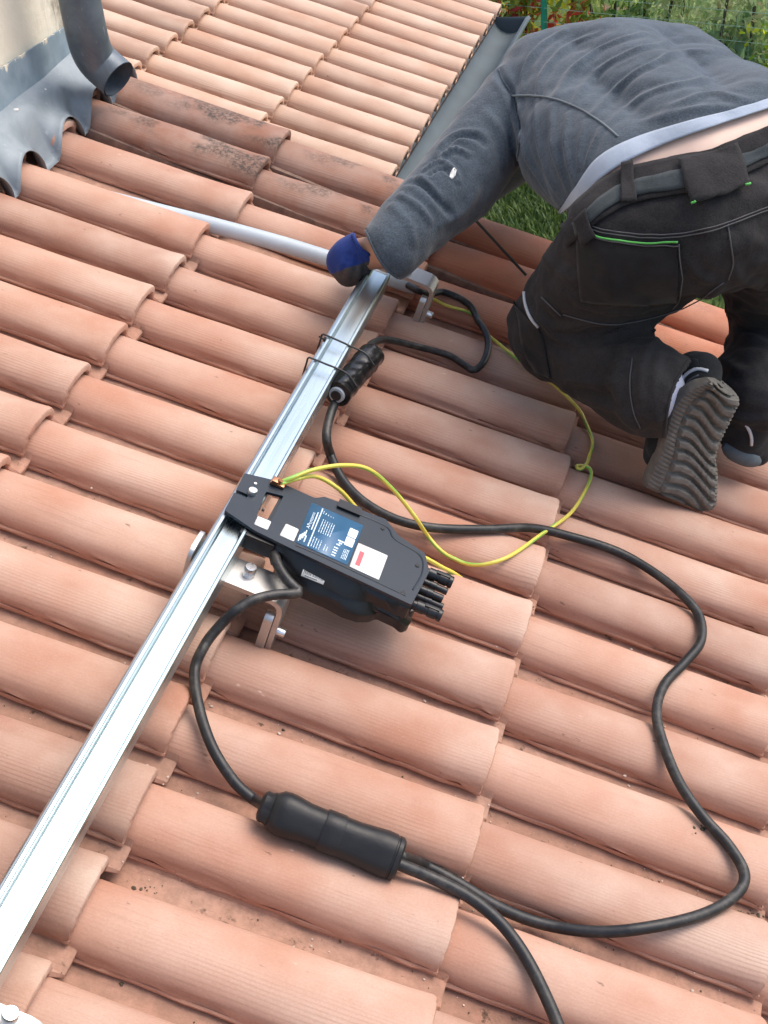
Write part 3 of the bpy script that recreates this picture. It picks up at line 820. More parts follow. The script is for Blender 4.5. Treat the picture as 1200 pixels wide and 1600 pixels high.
for c in (((403, 806), (424, 815), (418, 828), (397, 819)), ((447, 818), (467, 827), (459, 846), (437, 836))):
    q = Quad(*c, TOP); g = G(); q.rect(g, 0, 0, 1, 1, 0, .0004, .0018); fixn(g.build('sticker', WHITE, inv, sharp=0))
qb = Quad((474, 889), (509, 903), (505, 914), (470, 900), .0832, .0775)
g = G(); qb.rect(g, 0, 0, 1, 1, .0022, .0008); bl = fixn(g.build('serial_sticker', WHITE, inv, sharp=0))
g = G(); x = .06
while x < .94:
    w_ = lr.uniform(.008, .030); qb.rect(g, x, .42, x + w_, .86, .0025); x += w_ + lr.uniform(.010, .035)
qb.rect(g, .15, .16, .70, .26, .0025)
o = fixn(g.build('barcode', DARKINK, None, base=inv['_b'])); o.parent = bl; o.matrix_local = Matrix.Identity(4)

# two-part junction of the black cables
ja, jb = at(408, 1258, .006), at(624, 1343, .006)
jun = thing('cable_junction', 'thick black two part cable junction lying in a valley of the tiles', 'connector', (ja + jb) / 2)
def lathe(name, prof, mat, parent, squash=1.0, seg=28, rib=0):
    ax = jb - ja; L_ = np.linalg.norm(ax); ax /= L_; n1 = np.cross(ax, [0, 0, 1.0]); n1 /= np.linalg.norm(n1); n2 = np.cross(n1, ax)
    g = G(); V = []; F = []
    for t, r in prof:
        for k in range(seg):
            a = 2 * math.pi * k / seg; e = 1 + .06 * math.cos(4 * a) + rib * math.cos(12 * a)
            V.append(ja + ax * L_ * t + (n1 * math.cos(a) + n2 * math.sin(a) * squash) * r * e)
    for i in range(len(prof) - 1):
        for k in range(seg): j = (k + 1) % seg; F.append([i * seg + k, i * seg + j, (i + 1) * seg + j, (i + 1) * seg + k])
    F.append(list(range(seg))[::-1]); F.append([(len(prof) - 1) * seg + k for k in range(seg)])
    return fixn(g.add(V, F).build(name, mat, parent, sharp=35))
lathe('gland_nut', [(-.01, .011), (0, .0165), (.015, .0185), (.05, .0185), (.075, .0205)], BLACKR, jun, rib=.02)
lathe('body', [(.07, .019), (.12, .0255), (.17, .0268), (.22, .0262), (.32, .0235), (.44, .0232), (.445, .0222), (.50, .0222)], BLACKR, jun)
lathe('collar', [(.44, .0245), (.45, .0252), (.57, .0252), (.58, .0245)], BLACKR, jun)
lathe('body', [(.57, .0235), (.575, .0242), (.68, .0242), (.80, .0262), (.88, .0275), (.94, .0270)], BLACKR, jun)
lathe('end_ring', [(.94, .0268), (.945, .0255), (.955, .0255), (.96, .0265), (.985, .0262), (1.0, .024), (1.0, .012)], BLACKR, jun)

# taped splice tied to the rail
ta, tb = at(584, 551, .068), at(527, 616, .066)
spl = thing('taped_splice', 'black taped cable splice strapped along the aluminium rail', 'splice', (ta + tb) / 2)
ax = (tb - ta) / np.linalg.norm(tb - ta); Ls = np.linalg.norm(tb - ta)
tr = random.Random(4); n1 = np.cross(ax, [0, 0, 1.0]); n1 /= np.linalg.norm(n1); n2 = np.cross(n1, ax); V = []; F = []; NT = 34; SG = 28
for i in range(NT):
    t = i / (NT - 1); r = .0205 * (1 - .35 * max(0, .06 - t) / .06) * (1 + .03 * math.sin(t * 9)) 
    for k in range(SG):
        a = 2 * math.pi * k / SG; spi = (t * 6.5 + k / SG) % 1
        rr = r * (1 + .055 * spi + .03 * math.sin(5 * a + 7 * t) + .02 * math.sin(11 * t * 3 + 2 * a)); V.append(ta + ax * Ls * t + (n1 * math.cos(a) + n2 * math.sin(a)) * rr)
for i in range(NT - 1):
    for k in range(SG): j = (k + 1) % SG; F.append([i * SG + k, i * SG + j, (i + 1) * SG + j, (i + 1) * SG + k])
F.append(list(range(SG))); F.append([(NT - 1) * SG + k for k in range(SG)])
fixn(mk('tape_wrap', V, F, BLACKT, spl, sharp=50))
g = G(); g.tube([tb - ax * .002, tb + ax * .004, tb + ax * .0045], [.0135, .0125, .009], 24); g.build('grey_sleeve', simple('grey_sleeve', (.42, .45, .48), .4), spl)
g = G(); g.tube([tb, tb + ax * .0065], .0085, 20); g.build('sleeve_mouth', BLACKR, spl)
def tie(label, a, b, tailpx):
    p0, p1 = at(*a, RT + .0018), at(*b, RT + .0018)
    l0 = np.array([RU0 - .0025, p0[1], RT + .0005]); P = [l0 + np.array([0, 0, -.035]), l0 + np.array([0, 0, -.012]), l0, np.array([RU0 + .004, p0[1], RT + .002]), (p0 + p1) / 2, np.array([RU1 - .003, p1[1], RT + .002]), p1 + np.array([.012, 0, -.002]), p1 + np.array([.032, -.004, -.014])]
    t = thing('zip_tie', label, 'cable tie', l0, 'zip ties round the rail'); t['_b'] = [float(x) for x in l0]
    g = G(); g.tube(spline(P, .004), .0016, 8); g.build('band', BLACKR, t)
    if tailpx:
        g = G(); g.box(at(509, 531, RT - .004), (.008, .007, .006), bev=.001); g.build('lock', BLACKR, t)
        g = G(); g.tube(spline([at(507, 530, RT - .002), at(503, 529, RT + .004), at(499, 526, RT + .010)], .003), .0015, 8); g.build('tail', BLACKR, t)
tie('black zip tie with its knotted tail, on the rail nearer the glove', (517, 527), (560, 546), True)
tie('plain black zip tie on the rail nearer the inverter', (492, 562), (532, 578), False)

# crumbs of mortar and moss lying in the open valleys
g = G(); gm = G(); dr = random.Random(9)
for i in range(420):
    r = dr.choice([-1, 0, 0, 1, 1, 1, 2, 2, 3, 4, 5]); u = dr.uniform(-.8, .75); v = row_v(r) + dr.uniform(.050, .085)
    p = np.array([u, v, tile_top(u, v) + .001]); s = dr.choice([.0008, .001, .0012, .0016, .0024]) * dr.uniform(.8, 1.3)
    crumb(g if dr.random() < .6 else gm, p, s)
for (x, y, n_) in ((1005, 1368, 40), (912, 1490, 55), (880, 1480, 18), (945, 1345, 12), (215, 1385, 14), (1165, 1425, 25), (240, 1368, 8), (1090, 1320, 10)):
    for k in range(n_):
        p = at(x + dr.gauss(0, 13), y + dr.gauss(0, 4) + 3, -.045); p[2] = tile_top(p[0], p[1]) + .0005; crumb(gm, p, dr.choice([.0007, .0009, .0012, .0016, .003]) * dr.uniform(.8, 1.3))
tag(g.build('mortar_crumbs', simple('crumb_mortar', (.55, .45, .38), .95, var=.3), smooth=False), 'loose pale mortar crumbs in the tile valleys', 'debris', kind='stuff')
tag(gm.build('moss_crumbs', simple('moss_dirt', (.085, .066, .042), .95, var=.5, scale=200), smooth=False), 'dark crumbs of moss and dirt in the tile valleys', 'debris', kind='stuff')

# ------------------------------------------------------------------ the person
def P3(x, y, z): return at(x, y, z=z)
def melt(caps, voxel, smooth=8):
    """one continuous surface over tapered limbs: list of (p0, r0, p1, r1)"""
    bm = bmesh.new()
    for (p0, r0, p1, r1) in caps:
        p0 = Vector(p0); p1 = Vector(p1); d = p1 - p0; L_ = d.length
        if L_ < 1e-6:
            bmesh.ops.create_icosphere(bm, subdivisions=3, radius=r0, matrix=Matrix.Translation(p0)); continue
        rot = d.to_track_quat('Z', 'Y').to_matrix().to_4x4(); nr = max(4, int(L_ / .02)); seg = 28; rings = []
        prof = [(-r0 * math.cos(a), r0 * math.sin(a)) for a in np.linspace(.15, math.pi / 2, 6)] + \
               [(L_ * t, r0 + (r1 - r0) * t) for t in np.linspace(0, 1, nr)[1:-1]] + [(L_ + r1 * math.sin(a), r1 * math.cos(a)) for a in np.linspace(0, math.pi / 2 - .15, 6)]
        M_ = Matrix.Translation(p0) @ rot
        for z, r in prof: rings.append([bm.verts.new(M_ @ Vector((r * math.cos(2 * math.pi * k / seg), r * math.sin(2 * math.pi * k / seg), z))) for k in range(seg)])
        for i in range(len(rings) - 1):
            for k in range(seg): bm.faces.new((rings[i][k], rings[i][(k + 1) % seg], rings[i + 1][(k + 1) % seg], rings[i + 1][k]))
        bm.faces.new(rings[0][::-1]); bm.faces.new(rings[-1])
    me = bpy.data.meshes.new('m'); bm.to_mesh(me); bm.free()
    o = bpy.data.objects.new('m', me); COL.objects.link(o)
    r = o.modifiers.new('r', 'REMESH'); r.mode = 'VOXEL'; r.voxel_size = voxel
    m2 = bpy.data.meshes.new_from_object(o.evaluated_get(bpy.context.evaluated_depsgraph_get()))
    bpy.data.objects.remove(o); bpy.data.meshes.remove(me)
    n = len(m2.vertices); V = np.empty(n * 3); m2.vertices.foreach_get('co', V); V = V.reshape(-1, 3)
    E_ = np.empty(len(m2.edges) * 2, dtype=np.int32); m2.edges.foreach_get('vertices', E_); E_ = E_.reshape(-1, 2)
    F = [list(p.vertices) for p in m2.polygons]; bpy.data.meshes.remove(m2)
    return relax(V, E_, smooth), F, E_
def relax(V, E_, k, f=.5):
    cnt = np.bincount(E_.ravel(), minlength=len(V))[:, None]
    for _ in range(k):
        s = np.zeros_like(V)
        for c in range(3):
            s[:, c] = np.bincount(E_[:, 0], V[E_[:, 1], c], len(V)) + np.bincount(E_[:, 1], V[E_[:, 0], c], len(V))
        V = V + f * (s / np.maximum(cnt, 1) - V)
    return V
def normals(V, F):
    N = np.zeros_like(V)
    Q = np.array([f if len(f) == 4 else list(f) + [f[-1]] for f in F])
    n = np.cross(V[Q[:, 2]] - V[Q[:, 0]], V[Q[:, 3]] - V[Q[:, 1]])
    for k in range(4):
        for c in range(3): N[:, c] += np.bincount(Q[:, k], n[:, c], len(V))
    return N / (np.linalg.norm(N, axis=1)[:, None] + 1e-12)
def bvh(V, F): return BVHTree.FromPolygons([Vector(v) for v in V], F)
def hit(t, x, y):
    d = Vector(ray(x, y)).normalized(); h = t.ray_cast(Vector(CAM), d)
    return (None, None) if h[0] is None else (np.array(h[0]), np.array(h[1]) * (-1 if h[1].dot(d) > 0 else 1))
def fold(V, N, t, lines, width, amp):
    """raise (or sink) soft creases along lines lying on the cloth"""
    for ln in lines:
        w = width; a = amp
        if isinstance(ln, tuple): ln, w, a = ln
        P = [hit(t, x, y)[0] for x, y in spline(ln, n=26)]
        P = np.array([p for p in P if p is not None])
        if len(P) < 3: continue
        P = spline(P, .008); m = np.linalg.norm(V - P.mean(0), axis=1) < np.linalg.norm(P - P.mean(0), axis=1).max() + .08
        I = np.where(m)[0]; D = np.linalg.norm(V[I][:, None] - P[None], axis=2); j = D.argmin(1); d = D.min(1)
        e = np.sin(np.pi * np.clip((j + 1) / (len(P) + 1), 0, 1)) ** .5
        w *= .72; V[I] += N[I] * (a * e * (np.exp(-(d / w) ** 2) - .35 * np.exp(-((d - 2 * w) / w) ** 2)))[:, None]
    return V
def patch(name, t, upper, lower, nx, ny, off, mat, parent, thick=.0018, label=None, edge=0.0):
    """a strip of cloth sewn on the garment between two lines"""
    U = spline(upper, n=nx); L_ = spline(lower, n=nx); V = []; last = None
    for i in range(nx):
        for k in range(ny):
            q = U[i] + (L_[i] - U[i]) * k / (ny - 1); p, n = hit(t, *q)
            if p is None: p, n = (last if last else (at(q[0], q[1], z=2.2), -ray(*q)))
            last = (p, n); V.append(p + n / np.linalg.norm(n) * off)
    V = np.array(V); E_ = np.array([(i * ny + k, i * ny + k + 1) for i in range(nx) for k in range(ny - 1)] + [(i * ny + k, (i + 1) * ny + k) for i in range(nx - 1) for k in range(ny)])
    inner = np.array([0 < k < ny - 1 and 0 < i < nx - 1 for i in range(nx) for k in range(ny)]); V2 = relax(V, E_, 3); V[inner] = V2[inner]
    F = [[i * ny + k, i * ny + k + 1, (i + 1) * ny + k + 1, (i + 1) * ny + k] for i in range(nx - 1) for k in range(ny - 1)]
    o = mk(name, V, F, mat, parent, sharp=0, label=label)
    s = o.modifiers.new('cloth', 'SOLIDIFY'); s.thickness = thick; s.offset = 0; return o
def stitch(name, t, line, r, mat, parent, off=.0005, label=None):
    P = []
    for x, y in spline(line, n=max(8, int(np.linalg.norm(np.diff(np.array(line, float), axis=0), axis=1).sum() / 6))):
        p, n = hit(t, x, y)
        if p is not None: P.append(p + n * off)
    o = G().tube(spline(P, .005), r, 6).build(name, mat, parent, sharp=0)
    if label: o['label'] = label
    return o

def cloth(name, c, c2, scale, rough=.95, weave=700, bump=.5, sheen=.3, fuzz=.25):
    m = Mat(name, rough, spec=.15)
    a = m.noise(m.co(off=False), 14, 4, .6); b = m.noise(m.co(off=False), weave, 2, .6); d = m.noise(m.co(off=False), scale, 4, .7)
    k = m.mix(m.ramp(a, [(.3, 0.0), (.7, 1.0)]), c, c2)
    k = m.mix(m.ramp(b, [(.35, 0.0), (.65, fuzz)]), k, tuple(min(1, x * 2.1) for x in c2))
    k = m.mix(m.ramp(d, [(.30, fuzz), (.55, 0.0)]), k, tuple(x * .5 for x in c))
    m.col(k); m.bump(b, bump, .0012).bump(d, .35, .003)
    m.p.inputs['Sheen Weight'].default_value = sheen; m.p.inputs['Sheen Roughness'].default_value = .5; return m.m
KNIT = cloth('wool_knit', (.036, .048, .062), (.058, .076, .097), 60, weave=330, sheen=.25, fuzz=.38)
TWILL = cloth('work_trouser_twill', (.018, .017, .0175), (.036, .034, .0345), 70, weave=420, sheen=.05, fuzz=.25, bump=.35)
TWILL2 = cloth('trouser_reinforcement', (.014, .0135, .014), (.025, .024, .0245), 70, weave=1400, sheen=.1, fuzz=.2, bump=.35)
BELT = cloth('belt_webbing', (.030, .038, .043), (.052, .062, .066), 50, weave=600, sheen=.1)
SHIRT = cloth('pale_undershirt', (.34, .40, .50), (.43, .49, .59), 60, weave=900, sheen=.2, fuzz=.1)
GREEN = simple('green_piping', (.09, .42, .08), .6, var=.05)
THREAD = simple('grey_thread', (.085, .085, .09), .8)
REFLEX = simple('reflective_piping', (.55, .56, .58), .35)
SKIN = simple('skin', (.78, .56, .45), .5, var=.07, scale=18, bump=.1, bscale=300)
SKINT = simple('tanned_skin', (.42, .22, .14), .5, var=.08, scale=18)
GLOVEB = cloth('glove_knit', (.012, .030, .155), (.020, .045, .21), 80, weave=1000, sheen=.1, fuzz=.15)
GLOVED = simple('glove_coating', (.035, .036, .04), .6, var=.2, scale=60, bump=.4)
SOCK = simple('sock', (.55, .60, .75), .9)
HAIR = simple('hair', (.035, .025, .02), .6, var=.3, scale=80)

person = thing('person', 'person in blue grey pullover and black work trousers kneeling bent over the rail end', 'person', at(960, 560, .0))

legs = [(P3(975, 372, 2.06), .098, P3(1090, 352, 2.04), .112), (P3(1090, 352, 2.04), .112, P3(1220, 335, 2.08), .105),
        (P3(990, 318, 2.09), .098, P3(1090, 272, 2.07), .105), (P3(1090, 272, 2.07), .105, P3(1195, 235, 2.09), .105),
        (P3(975, 378, 2.06), .098, P3(862, 515, 2.29), .078), (P3(1080, 372, 2.06), .082, P3(905, 500, 2.25), .080),
        (P3(864, 522, 2.29), .078, P3(985, 590, 2.17), .078), (P3(985, 590, 2.17), .078, P3(1018, 610, 2.13), .079),
        (P3(1215, 345, 2.09), .105, P3(1210, 500, 2.44), .082), (P3(1212, 505, 2.44), .080, P3(1182, 618, 2.26), .074)]
chest = [(P3(988, 305, 2.10), .098, P3(1090, 262, 2.08), .108), (P3(1090, 262, 2.08), .108, P3(1200, 222, 2.10), .105),
         (P3(905, 232, 2.25), .104, P3(985, 290, 2.10), .102), (P3(1130, 190, 2.28), .105, P3(1200, 222, 2.10), .105),
         (P3(905, 225, 2.27), .105, P3(862, 135, 2.45), .102), (P3(1118, 185, 2.30), .100, P3(1045, 125, 2.44), .102),
         (P3(960, 125, 2.40), .110, P3(1090, 260, 2.08), .110), (P3(862, 135, 2.45), .105, P3(960, 123, 2.42), .109), (P3(960, 123, 2.42), .109, P3(1045, 128, 2.44), .105),
         (P3(930, 180, 2.33), .112, P3(1080, 170, 2.33), .112)]
sleeve = [(P3(846, 142, 2.44), .090, P3(768, 212, 2.385), .075), (P3(768, 212, 2.385), .075, P3(714, 286, 2.33), .074),
          (P3(714, 286, 2.33), .074, P3(648, 348, 2.275), .0635), (P3(648, 348, 2.275), .0635, P3(610, 388, 2.238), .0555)]
rsleeve = [(P3(1050, 140, 2.50), .090, P3(905, 165, 2.72), .070), (P3(905, 165, 2.72), .070, P3(720, 300, 2.62), .055)]
neck = [(P3(930, 140, 2.55), .075, P3(905, 165, 2.62), .062)]

ab_ = bvh(np.array([v.co[:] for v in flash.children[0].data.vertices]) + np.array(flash['_b'][:]), [list(f.vertices) for f in flash.children[0].data.polygons])
g = G()
for (x, y, s) in ((24, 172, .007), (70, 140, .004), (92, 117, .004), (62, 155, .003)): p_, _n = hit(ab_, x, y); crumb(g, p_ if p_ is not None else at(x, y, .03), s)
o = g.build('mortar_crumb', simple('pale_mortar', (.62, .60, .56), .9, var=.2), smooth=False)
tag(o, 'small pale lumps of mortar lying on the zinc flashing by the wall', 'rubble', kind='stuff')


from mathutils import noise as mnoise
def rumple(V, N, amp, scale):
    k = np.array([mnoise.noise(Vector(p) * scale) + .5 * mnoise.noise(Vector(p) * scale * 2.1) for p in V]); return V + N * (amp * k)[:, None]
# trousers
V, F, E_ = melt(legs, .0045, 10)
N = normals(V, F); tb_ = bvh(V, F)
V = fold(V, N, tb_, [([(1010, 520), (1075, 490), (1125, 448)], .014, .006), ([(900, 545), (960, 520), (1020, 515)], .012, .007), ([(870, 570), (940, 548), (1010, 545)], .012, .006),
                     ([(820, 480), (870, 512), (930, 505)], .012, .005), ([(1035, 540), (1020, 600), (1030, 670)], .010, .003), ([(985, 535), (960, 590), (975, 655)], .014, .005),
                     ([(1128, 470), (1150, 520), (1200, 540)], .012, .006), ([(1120, 560), (1160, 580), (1200, 570)], .012, .006), ([(935, 450), (1010, 470), (1090, 440)], .016, .004),
                     ([(910, 625), (960, 640), (1010, 690)], .012, .006), ([(850, 400), (880, 430), (930, 440)], .014, .004), ([(838, 470), (860, 520), (905, 540)], .011, .006), ([(880, 590), (930, 600), (985, 590)], .011, .006),
                     ([(1030, 525), (1005, 560), (1000, 620)], .009, .006), ([(1130, 640), (1160, 655), (1200, 655)], .010, .005), ([(1125, 500), (1150, 480), (1200, 490)], .012, .006),
                     ([(905, 475), (960, 490), (1040, 478)], .010, .005), ([(1070, 400), (1090, 430), (1120, 440)], .010, .005), ([(1150, 420), (1160, 440), (1200, 450)], .012, .005),
                     ([(805, 540), (830, 560), (850, 590)], .010, .006), ([(940, 395), (960, 440), (950, 480)], .014, .003)], .012, .005)
V = rumple(V, N, .0065, 21); V = relax(V, E_, 1); tb_ = bvh(V, F)
q = px(V); ttop = lambda x: np.interp(x, [700, 880, 925, 970, 1040, 1110, 1200, 1300], [600, 338, 298, 272, 254, 238, 204, 170]) + 14
keep = q[:, 1] > ttop(q[:, 0])
keep &= ~((q[:, 0] < 1114) & (q[:, 1] > 535) & (q[:, 0] > np.interp(q[:, 1], [540, 562, 600, 640, 700], [1104, 1084, 1058, 1046, 1040])))
F2 = [f for f in F if all(keep[i] for i in f)]
trousers = mk('work_trousers', V, F2, TWILL, person, sharp=0)
def wear(o): o['_b'] = person['_b']; return o
trousers['_b'] = person['_b']
def sub(o, parent):
    o.parent = parent; return o
wb = patch('waistband', tb_, [(878, 345), (925, 297), (970, 268), (1040, 250), (1110, 233), (1200, 199), (1260, 175)], [(890, 385), (940, 345), (985, 322), (1045, 308), (1120, 294), (1210, 252), (1270, 225)], 60, 9, .006, TWILL, trousers)
patch('belt', tb_, [(900, 350), (945, 312), (985, 290), (1040, 276), (1110, 262), (1200, 225), (1265, 200)], [(905, 368), (950, 330), (992, 311), (1045, 302), (1115, 286), (1205, 246), (1268, 219)], 50, 5, .0095, BELT, trousers)
patch('belt_loop', tb_, [(973, 262), (983, 260), (994, 259)], [(973, 322), (985, 323), (997, 321)], 8, 12, .0135, TWILL, trousers)
patch('belt_flap', tb_, [(1062, 258), (1105, 246), (1147, 228)], [(1080, 318), (1122, 312), (1165, 294)], 16, 12, .014, TWILL, trousers)
patch('belt_loop', tb_, [(905, 345), (913, 338), (921, 331)], [(918, 382), (926, 376), (934, 370)], 8, 10, .0125, TWILL, trousers)
for a, b in (((1080, 318), (1090, 316)), ((1156, 297), (1164, 293))): stitch('green_tack', tb_, [a, ((a[0] + b[0]) / 2, (a[1] + b[1]) / 2), b], .0018, GREEN, trousers, .016)
patch('back_pocket', tb_, [(901, 352), (950, 372), (1010, 378), (1060, 376)], [(908, 470), (950, 473), (1010, 475), (1058, 470)], 30, 24, .0035, TWILL2, trousers)
stitch('green_piping', tb_, [(900, 355), (935, 370), (975, 377), (1020, 379), (1059, 377)], .0016, GREEN, trousers, .006)
stitch('pocket_seam', tb_, [(902, 357), (940, 374), (1000, 383), (1060, 383)], .0011, THREAD, trousers, .006)
stitch('pocket_seam', tb_, [(1061, 380), (1066, 420), (1062, 462), (1050, 480)], .0011, THREAD, trousers, .005)
stitch('yoke_seam', tb_, [(890, 338), (940, 358), (1010, 366), (1080, 362), (1140, 346), (1210, 318)], .0011, THREAD, trousers, .004)
stitch('yoke_seam', tb_, [(890, 344), (940, 363), (1010, 371), (1080, 367), (1140, 351), (1210, 323)], .0011, THREAD, trousers, .004)
stitch('centre_seam', tb_, [(1136, 350), (1141, 380), (1145, 410), (1138, 436)], .0012, THREAD, trousers, .002)
stitch('leg_seam', tb_, [(1130, 440), (1080, 475), (1000, 500), (940, 505), (880, 490)], .0012, THREAD, trousers, .002)
stitch('reflective_piping', tb_, [(820, 456), (822, 475), (830, 495), (842, 511)], .0028, REFLEX, trousers, .002)
stitch('pocket_seam', tb_, [(848, 464), (862, 478), (877, 492)], .0014, THREAD, trousers, .002)
patch('knee_patch', tb_, [(803, 470), (812, 500), (818, 545), (838, 580)], [(842, 512), (850, 530), (856, 560), (862, 590)], 24, 10, .003, TWILL2, trousers)
stitch('cuff_seam', tb_, [(988, 560), (985, 600), (990, 640), (1000, 668)], .0010, THREAD, trousers, .002)
stitch('cuff_hem', tb_, [(1076, 562), (1054, 600), (1043, 640), (1037, 690)], .0030, TWILL, trousers, -.001)
s_ = trousers.modifiers.new('cloth', 'SOLIDIFY'); s_.thickness = .003; s_.offset = -1
for o in list(person.children):
    pass

# pullover
V, F, E_ = melt(chest + sleeve + rsleeve + neck, .0042, 12)
N = normals(V, F); sb = bvh(V, F)
V = fold(V, N, sb, [([(776, 90), (782, 120), (800, 150), (812, 205), (808, 255)], .009, -.012),
                    ([(815, 150), (820, 110), (845, 72), (880, 48)], .010, .006), ([(838, 155), (850, 112), (885, 75), (935, 50)], .009, .005), ([(868, 152), (895, 108), (945, 72), (1005, 50)], .010, .006),
                    ([(895, 160), (935, 112), (990, 80), (1055, 62)], .010, .005), ([(925, 178), (985, 120), (1050, 86), (1110, 78)], .010, .006), ([(950, 192), (1010, 148), (1070, 128), (1130, 120)], .011, .004),
                    ([(812, 165), (812, 205), (828, 255), (858, 305)], .009, .006), ([(838, 160), (838, 210), (852, 262), (872, 302)], .008, .005), ([(862, 166), (862, 215), (874, 262), (884, 295)], .008, .005),
                    ([(888, 178), (884, 222), (890, 262), (898, 285)], .008, .005), ([(915, 190), (905, 225), (902, 262)], .008, .004), ([(938, 200), (922, 230), (914, 258)], .008, .004),
                    ([(815, 285), (840, 308), (870, 330)], .010, .006),
                    ([(692, 232), (715, 212), (742, 214), (755, 225)], .009, -.009), ([(688, 244), (712, 232), (730, 240)], .007, .007), ([(665, 262), (690, 250), (712, 268), (716, 282)], .007, .008),
                    ([(672, 272), (690, 262), (700, 270)], .005, -.010), ([(640, 285), (662, 290), (690, 318), (705, 335)], .009, -.008), ([(625, 305), (650, 320), (672, 345)], .008, .006), ([(655, 275), (680, 300), (695, 322)], .007, .006),
                    ([(760, 175), (785, 215), (788, 255)], .012, .005), ([(745, 300), (725, 330), (690, 352)], .012, .004), ([(612, 322), (635, 345), (648, 378)], .010, .004),
                    ([(1050, 165), (1110, 145), (1170, 160)], .012, .005), ([(1010, 190), (1085, 170), (1150, 172)], .012, .004)], .010, .005)
V = rumple(V, N, .004, 14); V = relax(V, E_, 1); sb2 = bvh(V, F)
q = px(V); hem = np.interp(q[:, 0], [700, 868, 905, 945, 985, 1060, 1130, 1300], [700, 335, 296, 255, 233, 209, 188, 134])
cuffp = P3(606, 390, 2.235); cuffd = P3(700, 310, 2.31) - cuffp; cuffd /= np.linalg.norm(cuffd)
cut = spline([(548, 318), (562, 338), (571, 362), (588, 398), (604, 421), (622, 436), (644, 446), (670, 452)], n=60)
sleeve_end = (q[:, 0] < 680) & (q[:, 1] > 300) & ((q[:, 0] < np.interp(q[:, 1], cut[:, 1], cut[:, 0])) | (q[:, 1] > 447))
keep = (q[:, 1] < hem) | ((q[:, 0] < 862) & (q[:, 1] < 440) & (q[:, 0] < 800))
keep &= ~sleeve_end
F2 = [f for f in F if all(keep[i] for i in f)]
pull = mk('pullover', V, F2, KNIT, person, sharp=0); pull['_b'] = person['_b']
sm_ = pull.modifiers.new('cloth', 'SOLIDIFY'); sm_.thickness = .003; sm_.offset = -1
stitch('cuff_hem', sb2, [(571, 360), (588, 398), (604, 421), (622, 435), (640, 443)], .0028, KNIT, pull, -.001)
stitch('side_seam', sb2, [(800, 150), (835, 150), (870, 156), (905, 170), (940, 192), (966, 214)], .0018, simple('seam_wool', (.17, .20, .22), .95), pull, .001)
stitch('shoulder_seam', sb2, [(776, 90), (784, 122), (800, 150), (812, 205), (809, 250)], .0014, KNIT, pull, .0005)
patch('paint_stain', sb2, [(704, 270), (709, 262), (713, 266)], [(702, 276), (706, 280), (712, 274)], 8, 6, .0006, WHITE, pull, .0004)
us = patch('undershirt', sb2, [(872, 333), (905, 286), (935, 247), (985, 219), (1060, 195), (1130, 176), (1210, 153), (1260, 138)], [(874, 337), (912, 305), (948, 272), (990, 247), (1060, 217), (1130, 193), (1210, 167), (1260, 151)], 70, 8, .002, SHIRT, person, .002)

# body under the clothes: one continuous surface with head, arms, hands and legs
def shrink(l, k): return [(a, r * k, b, s * k) for a, r, b, s in l]
wr0, wr1 = P3(600, 392, 2.25), P3(563, 398, 2.285)
hd = P3(890, 185, 2.72)
face = (P3(880, 215, 2.74) - hd); face /= np.linalg.norm(face)
body = shrink(legs[:4], .91) + shrink(legs[4:], .72) + shrink(chest[:4], .91) + shrink(chest[4:], .84) + shrink(sleeve, .62) + shrink(rsleeve, .60) + neck
body += [(P3(640, 360, 2.262), .034, wr0, .030), (wr0, .030, wr1, .029), (wr1, .030, P3(545, 412, 2.30), .034)]
body += [(hd, .088, hd + face * .03, .075), (hd + face * .085, .018, hd + face * .10, .012), (P3(905, 165, 2.62), .055, hd, .07)]
sx = np.cross(face, [0, 0, 1.0]); sx /= np.linalg.norm(sx)
body += [(hd + sx * .084 * s, .020, hd + sx * .092 * s, .016) for s in (-1, 1)]
rw = P3(720, 300, 2.62); rh = P3(690, 318, 2.60)
body += [(rw, .030, rh, .034)] + [(rh, .014, rh + np.array([-.04 - .012 * (k % 2), .03 - .02 * k, -.05 + .006 * k]), .008) for k in range(5)]
an_l, an_r = P3(1064, 604, 2.20), P3(1178, 640, 2.25)
body += [(P3(1000, 606, 2.17), .042, an_l, .032), (P3(1182, 610, 2.27), .05, an_r, .045)]
V, F, E_ = melt(body, .0065, 4)
sk = mk('person_body', V, F, [SKIN, SKINT, SOCK], person, sharp=0); sk.name = 'body'
sk['_b'] = person['_b']
# arms and head are tanned, the back is not
cen = np.array([V[f].mean(0) for f in map(list, F)]); qq = px(cen)
sk.data.polygons.foreach_set('material_index', np.where(np.linalg.norm(cen - an_l, axis=1) < .17, 2, ((qq[:, 0] < 800) | (np.linalg.norm(cen - hd, axis=1) < .14)).astype(np.int32)).astype(np.int32))
g = G(); 
for s in (-1, 1): g = G(); g.ball(hd + face * .078 + sx * .032 * s + np.array([0, 0, .01]), .012, nu=10, nv=6); g.build('eye', WHITE, sk)
g = G(); mo = hd + face * .08 + np.cross(sx, face) * .045; g.tube([mo - sx * .024, mo + face * .004, mo + sx * .024], .005, 8); g.build('mouth', simple('lips', (.35, .12, .10), .5), sk)
hb = bvh(V, F); hm = [f for f, c in zip(F, cen) if np.linalg.norm(c - hd) < .115 and (c - hd).dot(face) < .035]
N = normals(V, F); o = mk('hair', V + N * .008, hm, HAIR, person, sharp=0)

